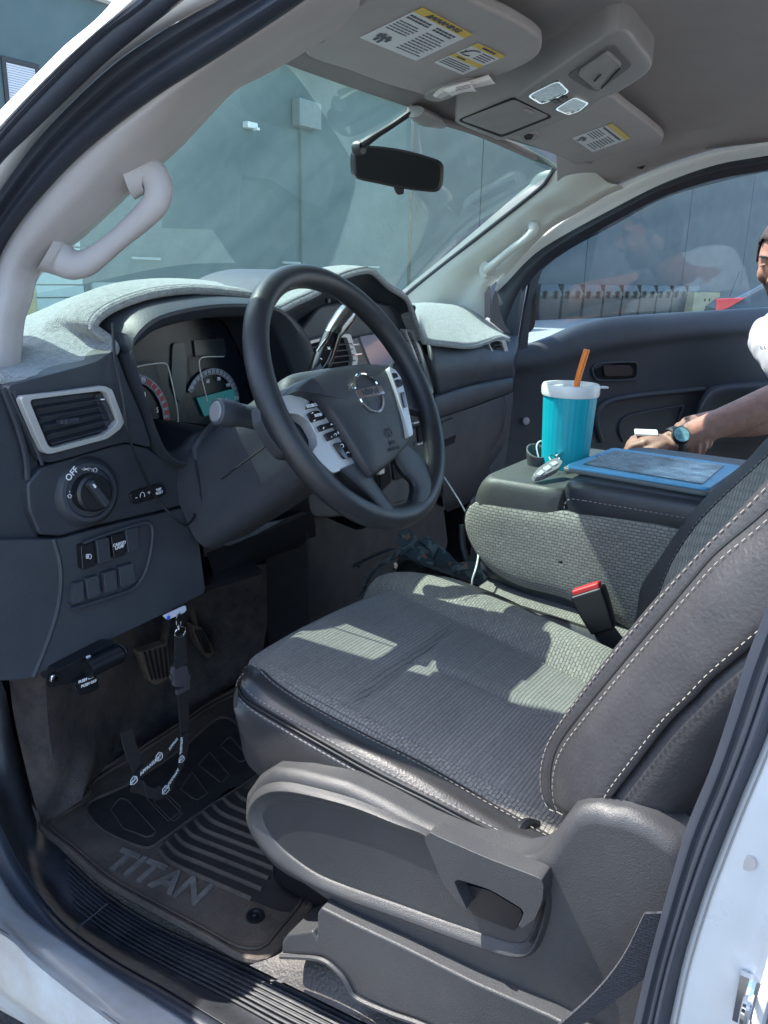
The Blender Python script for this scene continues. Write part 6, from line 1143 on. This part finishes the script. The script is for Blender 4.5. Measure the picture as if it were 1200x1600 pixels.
scr = mat('smeared_screen', (.08, .10, .10), .3, spec=.5, var=.35, vsc=9, coat=.2, rvar=.8)
mk('screen', prism([p+V(0, 0, .001) for p in A([(911, 727), (961, 705.5), (1131, 729), (1097, 758)], Z=tz)], (0, 0, .0018)), scr, TB)
mk('home_button', [lathe([(.001, .001), (.006, .001), (.006, .0022), (.001, .0024)], sum(tsub(.4, .6, .04, .10), Vector())/4, (0, 0, 1), 20)], K['gloss'], TB)

# ================================================================== key fob and pouch
KF = thing('key_fob', 'grey remote key fob with a key ring, lying across the cup holder', 'keys', tuple(at(850, 725, Z=1.056)))
fp = (V(-.03, -.275, 1.083), V(-.35, -.45, 1).normalized())
fb_ = mk('fob_body', prism(rnd(A([(833, 741), (843, 729), (868, 714), (880, 720), (874, 731), (852, 742), (838, 746)], pl=fp), 3, .25), fp[1]*-.012), mat('fob_grey', (.30, .31, .32), .3, metal=.3), KF, bevel=.003)
mk('fob_button', [prism(rnd(A(q, pl=(fp[0]+fp[1]*.0015, fp[1])), 3, .2), fp[1]*-.002) for q in ([(838, 740), (846, 733), (852, 737), (844, 743)], [(848, 731), (857, 725), (863, 730), (854, 736)], [(859, 723), (868, 719), (873, 723), (865, 728)])], mat('fob_light', (.5, .51, .52), .35), fb_, bevel=.0008)
mk('house_key', [tube([at(868, 713, Z=1.082), at(874, 709, Z=1.086), at(880, 703, Z=1.09)], [.006, .004, .0025], 8, 8, flat=.4), tube(circ(at(866, 716, Z=1.08), .009, (1, 0, .3), (0, 1, .3), 14), .0009, 6, 28, closed=True)], K['chrome'], KF)
PC = thing('earphone_pouch', 'small grey pouch with white earphone wire in the cup holder behind the fob', 'pouch', tuple(at(838, 725, Z=1.05)))
pc = at(846, 718, Z=1.062)
mk('pouch_body', loft([circ(pc+V(-.010, .006, .018), .026, (.8, -.3, .1), (.35, .7, .35), 20), circ(pc+V(-.006, .004, -.010), .022, (.9, -.3, 0), (.2, .8, .1), 20), circ(pc+V(-.006, .0, -.04), .016, (1, 0, 0), (0, 1, 0), 20)], 24, 4, True), mat('pouch_grey', (.07, .075, .08), .6, bump=.0005, bsc=400), PC, solid=.003)
mk('wire', tube([pc+V(-.01, 0, .0), pc+V(-.004, .01, .025), pc+V(.006, .006, .034), pc+V(.012, -.004, .024), pc+V(.004, -.01, .01)], .0014, 6, 30), mat('white_wire', (.7, .7, .7), .4), PC)
# ================================================================== the man leaning in at the passenger side
hc_ = at(1238, 405, X=1.12)
PN = thing('person', 'man in a white polo shirt leaning in at the open passenger door, hands together', 'person', (1.72, -.92, 0))
skin = mat('skin', (.27, .145, .105), .5, bump=.0009, bsc=380, var=.25, vsc=40)
skin.node_tree.nodes['Principled BSDF'].inputs['Subsurface Weight'].default_value = .12
skin.node_tree.nodes['Principled BSDF'].inputs['Subsurface Radius'].default_value = (.012, .005, .003)
def ell(c, rx, ry, rz, ax=None, n=20, m=12):
    ax = ax or (V(1, 0, 0), V(0, 1, 0), V(0, 0, 1)); rows = []
    for i in range(m+1):
        t = math.pi*i/m
        rows.append([c+ax[0]*rx*math.sin(t)*math.cos(2*math.pi*j/n)+ax[1]*ry*math.sin(t)*math.sin(2*math.pi*j/n)+ax[2]*rz*math.cos(t) for j in range(n)])
    return grid(rows, True)
fx_ = V(-1.09, .34, -.38).normalized(); fs = V(0, 0, 1).cross(fx_).normalized(); fu = fx_.cross(fs).normalized()   # face forward, his left, up
wr = at(1046, 692, X=.60); el = at(1300, 592, X=.93); shn = V(1.36, -.80, 1.31); shf = V(1.30, -.37, 1.24)
wr2 = at(1072, 668, X=.72); el2 = at(1290, 640, X=1.05)
nk = hc_-fu*.13+V(.085, -.035, -.015)
chest = V(1.39, -.60, 1.17); belly = V(1.43, -.60, 1.02); pel = V(1.62, -.85, .93)
kl, kr = V(1.62, -.98, .5), V(1.66, -.70, .5); al_, ar_ = V(1.74, -1.05, .09), V(1.76, -.72, .09)
def limb(ps, rs, fl=1, n=16): return tube(ps, rs, n, 30, flat=fl)
# palm frame of the near hand: points toward the left of the picture
hp0 = wr; hd_ = (at(1000, 690, X=.575)-wr).normalized(); hup = V(-.15, -.1, 1).normalized(); hup = (hup-hd_*hup.dot(hd_)).normalized(); hsd = hd_.cross(hup)
def hand(w0, d, upv, s, k=1.0, curl=1.0):
    sd = d.cross(upv); out = [tube([w0-d*.02, w0+d*.01, w0+d*.035, w0+d*.060, w0+d*.070], [.027, .028, .035, .038, .030], 16, 14, flat=.55, up=upv)]
    for i, (o, ln) in enumerate(((-.026, .085), (-.009, .094), (.009, .088), (.026, .070))):
        ln *= .85; b = w0+d*.060+sd*o*s+upv*.004
        c1_ = curl*(.9+.08*i)
        p1 = b+(d*math.cos(.35*c1_)-upv*math.sin(.35*c1_))*ln*.42
        p2 = p1+(d*math.cos(1.3*c1_)-upv*math.sin(1.3*c1_))*ln*.32
        p3 = p2+(d*math.cos(2.1*c1_)-upv*math.sin(2.1*c1_))*ln*.26
        out.append(tube([w0+d*.04+sd*o*s, b, p1, p2, p3], [.009, .0105, .0095, .0088, .007], 10, 24))
        out.append(ell(p1+upv*.001, .0098, .0098, .0095)); out.append(ell(b+upv*.003, .0108, .0108, .0105))
    t0 = w0+d*.02-sd*.026*s; t1 = t0+d*.035-sd*.02*s-upv*.012; t2 = t1+d*.030-sd*.004*s-upv*.012
    out.append(tube([w0+d*.01-sd*.01*s, t0, t1, t2], [.013, .0145, .0125, .009], 12, 20))
    return out
parts = [ell(hc_, .080, .096, .118, (fs, fx_, fu)), ell(hc_+fx_*.012-fu*.055, .058, .078, .065, (fs, fx_, fu)), ell(hc_+fx_*.05-fu*.098, .030, .030, .022, (fs, fx_, fu)),
         ell(hc_+fx_*.060+fu*.030, .054, .034, .020, (fs, fx_, fu)),
         limb([hc_+fx_*.082+fu*.012, hc_+fx_*.102-fu*.018, hc_+fx_*.112-fu*.032], [.010, .0125, .0145]), ell(hc_+fx_*.092-fu*.036, .021, .016, .010, (fs, fx_, fu)),
         ell(hc_+fx_*.078-fu*.060, .026, .014, .0065, (fs, fx_, fu)), ell(hc_+fx_*.076-fu*.071, .023, .014, .0075, (fs, fx_, fu)),
         limb([hc_-fu*.05-fx_*.02, nk, chest+V(-.03, .01, .10)], [.056, .058, .075])]
for s in (-1, 1):
    parts += [ell(hc_+fx_*.060-fu*.020+fs*s*.040, .024, .026, .028, (fs, fx_, fu)), ell(hc_-fx_*.008-fu*.012+fs*s*.080, .009, .022, .033, (fs, fx_, fu)), ell(hc_-fx_*.0-fu*.005+fs*s*.086, .006, .014, .022, (fs, fx_, fu))]
tors = [loft([circ(pel, .17, (.75, .66, 0), (.45, -.5, .45), 20), circ(belly, .165, (.75, .66, 0), (.40, -.4, .45), 20), circ(chest, .175, (.25, 1, 0), (.45, -.15, .62), 20), circ(chest+V(-.05, .03, .09), .14, (.15, 1, 0), (.4, -.1, .55), 20), circ(nk+V(.02, 0, -.05), .07, (.1, 1, 0), (.7, 0, .5), 20)], 24, 5, True, False, True)]
parts += tors
parts += [limb([chest+V(-.02, -.08, .06), shn, shn.lerp(el, .5)+V(0, -.01, -.01), el, el.lerp(wr, .22), el.lerp(wr, .6), wr], [.06, .062, .054, .046, .050, .038, .028])]
parts += [limb([chest+V(-.02, .1, .06), shf, shf.lerp(el2, .5), el2, el2.lerp(wr2, .25), wr2], [.06, .060, .052, .045, .046, .028])]
parts += hand(wr, hd_, hup, 1)
hd2 = (at(1042, 672, X=.62)-wr2); hd2 = V(-.8, -.55, -.05).normalized(); hu2 = V(-.1, .1, 1).normalized(); hu2 = (hu2-hd2*hu2.dot(hd2)).normalized()
parts += hand(wr2, hd2, hu2, -1)
parts += [limb([pel+V(.02, -.08, 0), kl, al_], [.095, .062, .045]), limb([pel+V(.02, .08, 0), kr, ar_], [.095, .062, .045])]
body = mk('body', parts, skin, PN)
def vox(o, s, sm=6):
    r = o.modifiers.new('r', 'REMESH'); r.mode = 'VOXEL'; r.voxel_size = s; r.use_smooth_shade = True
    k = o.modifiers.new('k', 'CORRECTIVE_SMOOTH'); o.modifiers.remove(k)
    k = o.modifiers.new('k', 'SMOOTH'); k.iterations = sm; k.factor = .5
vox(body, .0042, 3)
# eyes, brows
ed_ = mat('eye_white', (.6, .58, .55), .2); ei_ = mat('iris', (.05, .03, .02), .15)
for s in (-1, 1):
    ec_ = hc_+fx_*.073+fu*.006+fs*s*.031
    e1_ = mk('eye', ell(ec_, .012, .012, .012), ed_, PN)
    mk('iris', ell(ec_+fx_*.009-fu*.002, .005, .004, .005, (fs, fx_, fu)), ei_, e1_)
    mk('eyelid', [tube([ec_+fx_*.010-fs*.013+fu*.002, ec_+fx_*.014+fu*.0055, ec_+fx_*.009+fs*.013+fu*.001], .0030, 6, 10)], skin, e1_)
hm = mat('dark_hair', (.030, .022, .018), .55, bump=.004, bsc=420, var=.4, vsc=60)
mk('eyebrow', [tube([hc_+fx_*.088+fu*.029+fs*s*.014, hc_+fx_*.090+fu*.034+fs*s*.03, hc_+fx_*.076+fu*.030+fs*s*.049], .0042, 8, 10, flat=.7) for s in (-1, 1)], hm, PN)
hair = []
for i in range(0):
    a = random.uniform(0, 2*math.pi); t = math.acos(random.uniform(.05, 1))
    d = fs*math.sin(t)*math.cos(a)*.080+fx_*math.sin(t)*math.sin(a)*.096+fu*math.cos(t)*.118
    if d.dot(fx_) > .066 and d.dot(fu) < .075: continue
    p = hc_+d*1.0; e = (d.normalized()*.010+fx_*.006+V(random.uniform(-.004, .004), random.uniform(-.004, .004), 0))
    e = V(e.x, e.y, e.z)*.7; hair.append(tube([p-e*.3, p+e*.5, p+e], [.0016, .0012, .0004], 4, 3))
def shell(c, k, cut):
    v, f = ell(c, .0825*k, .0985*k, .1205*k, (fs, fx_, fu), 48, 30); keep = []
    for q in f:
        m_ = sum((Vector(v[i]) for i in q), Vector())/len(q)-c
        x, y, z = m_.dot(fs), m_.dot(fx_), m_.dot(fu)
        if cut(x, y, z): keep.append(q)
    return v, keep
mk('hair', [shell(hc_, 1.03, lambda x, y, z: z > .078-.02*(abs(x) > .05) or (y < .03 and z > .0) or (y < -.02 and z > -.055) or (abs(x) > .06 and y < .012 and z > .004))]+hair, hm, PN, solid=.004, off=1)
# stubble is colour on the lower face
st_ = skin.node_tree; SN = st_.nodes; SL = st_.links; pb = SN['Principled BSDF']; src = pb.inputs['Base Color'].links[0].from_socket
tcs = SN.new('ShaderNodeTexCoord'); chin = hc_+fx_*.075-fu*.075-PN.location
vd = SN.new('ShaderNodeVectorMath'); vd.operation = 'DISTANCE'; vd.inputs[1].default_value = chin; SL.new(tcs.outputs['Object'], vd.inputs[0])
mrs = SN.new('ShaderNodeMapRange'); mrs.inputs[1].default_value = .050; mrs.inputs[2].default_value = .078; mrs.inputs[3].default_value = 1.1; mrs.inputs[4].default_value = 0; SL.new(vd.outputs['Value'], mrs.inputs[0])
nzs = SN.new('ShaderNodeTexNoise'); nzs.inputs['Scale'].default_value = 420; SL.new(tcs.outputs['Object'], nzs.inputs['Vector'])
mls = SN.new('ShaderNodeMath'); mls.operation = 'MULTIPLY'; SL.new(mrs.outputs[0], mls.inputs[0]); SL.new(nzs.outputs['Fac'], mls.inputs[1])
ml2 = SN.new('ShaderNodeMath'); ml2.operation = 'MULTIPLY'; ml2.inputs[1].default_value = 1.5; ml2.use_clamp = True; SL.new(mls.outputs[0], ml2.inputs[0])
mxs = SN.new('ShaderNodeMix'); mxs.data_type = 'RGBA'; SL.new(ml2.outputs[0], mxs.inputs[0]); SL.new(src, mxs.inputs[6]); mxs.inputs[7].default_value = (.05, .035, .028, 1); SL.new(mxs.outputs[2], pb.inputs['Base Color'])
# polo shirt
sh_ = mat('white_polo_cotton', (.28, .31, .34), .85, bump=.0008, bsc=350, var=.04, sheen=.2)
shirt = mk('polo_shirt', [loft([circ(pel+V(.0, 0, -.05), .205, (.75, .66, 0), (.45, -.5, .45), 20), circ(pel, .195, (.75, .66, 0), (.45, -.5, .45), 20), circ(belly, .195, (.75, .66, 0), (.42, -.4, .45), 20), circ(chest, .200, (.25, 1, 0), (.45, -.15, .62), 20), circ(chest+V(-.05, .03, .10), .165, (.15, 1, 0), (.4, -.1, .55), 20), circ(nk+V(.03, 0, -.055), .082, (.1, 1, 0), (.7, 0, .5), 20)], 30, 5, True, False, True),
    tube([chest+V(-.02, -.08, .06), shn, shn.lerp(el, .45), shn.lerp(el, .62)], [.08, .080, .076, .080], 18, 20), tube([chest+V(-.02, .1, .06), shf, shf.lerp(el2, .45), shf.lerp(el2, .62)], [.08, .078, .074, .078], 18, 20),
    ell(chest+V(-.07, .04, .02), .13, .17, .14)], sh_, PN)
vox(shirt, .010, 4)
dt = bpy.data.textures.new('folds', 'CLOUDS'); dt.noise_scale = .07
dm = shirt.modifiers.new('d', 'DISPLACE'); dm.texture = dt; dm.strength = .022; dm.mid_level = .5
mk('collar', [loft([[p+V(0, 0, 0) for p in circ(nk+V(.02, 0, -.045), .070, (.1, 1, 0), (.75, 0, .45), 24)], circ(nk+V(.012, 0, -.015), .067, (.1, 1, 0), (.75, 0, .45), 24), circ(nk+V(.018, 0, -.022), .078, (.1, 1, 0), (.75, 0, .45), 24), circ(nk+V(.03, 0, -.055), .092, (.1, 1, 0), (.8, 0, .45), 24)], 40, 4, True)], sh_, PN, solid=.002)
mk('shirt_marking', [tube([at(1188+i*3, 541+(i % 2)*4, X=1.12), at(1190+i*3, 546, X=1.12)], .002, 5, 3) for i in range(3)], K['silver'], PN)
tr_ = mk('trousers', [limb([pel+V(.02, -.08, 0), kl, al_+V(0, 0, .03)], [.115, .085, .075]), limb([pel+V(.02, .08, 0), kr, ar_+V(0, 0, .03)], [.115, .085, .075]), ell(pel, .18, .18, .12)], mat('dark_trousers', (.025, .03, .045), .85, bump=.0006, bsc=400), PN)
vox(tr_, .012, 3)
mk('shoe', [ell(p+V(-.05, 0, -.04), .14, .05, .05) for p in (al_, ar_)], K['black'], PN)
# watch
wd_ = (el.lerp(wr, .6)-wr).normalized(); w1 = wr+wd_*.016; camd = (CAM-w1).normalized(); wz = (camd-wd_*camd.dot(wd_)).normalized(); wz = (wz+V(0, 0, .25)).normalized(); wz = (wz-wd_*wz.dot(wd_)).normalized(); wy = wd_.cross(wz)
wt_ = mk('smartwatch', [tube([w1+(wz*math.cos(R(a))*.95+wy*math.sin(R(a)))*.0325 for a in range(0, 360, 15)], .011, 10, 60, closed=True, flat=.25, up=wz)], mat('watch_band', (.02, .022, .028), .6), PN)
mk('watch_case', lathe([(.001, .0), (.021, .0), (.0225, .003), (.0225, .008), (.020, .0105), (.001, .011)], w1+wz*.0295, wz, 36), K['black'], wt_)
mk('watch_dial', lathe([(.001, .0112), (.0185, .0112), (.018, .0118), (.001, .012)], w1+wz*.0295, wz, 36), mat('watch_glass', (.22, .42, .46), .15, coat=.6, var=.5, vsc=60), wt_)
# pale phone edge in his hands
ph = wr+hd_*.05+hup*.048
PHN = thing('phone', 'pale slim phone held in the hands of the man by the passenger door', 'phone', tuple(ph))
mk('phone_body', box(ph+V(.012, .01, -.026), .055, .007, .035, (hd_, V(0, 0, 1), hsd)), mat('phone_white', (.65, .66, .66), .3), PHN, bevel=.003)
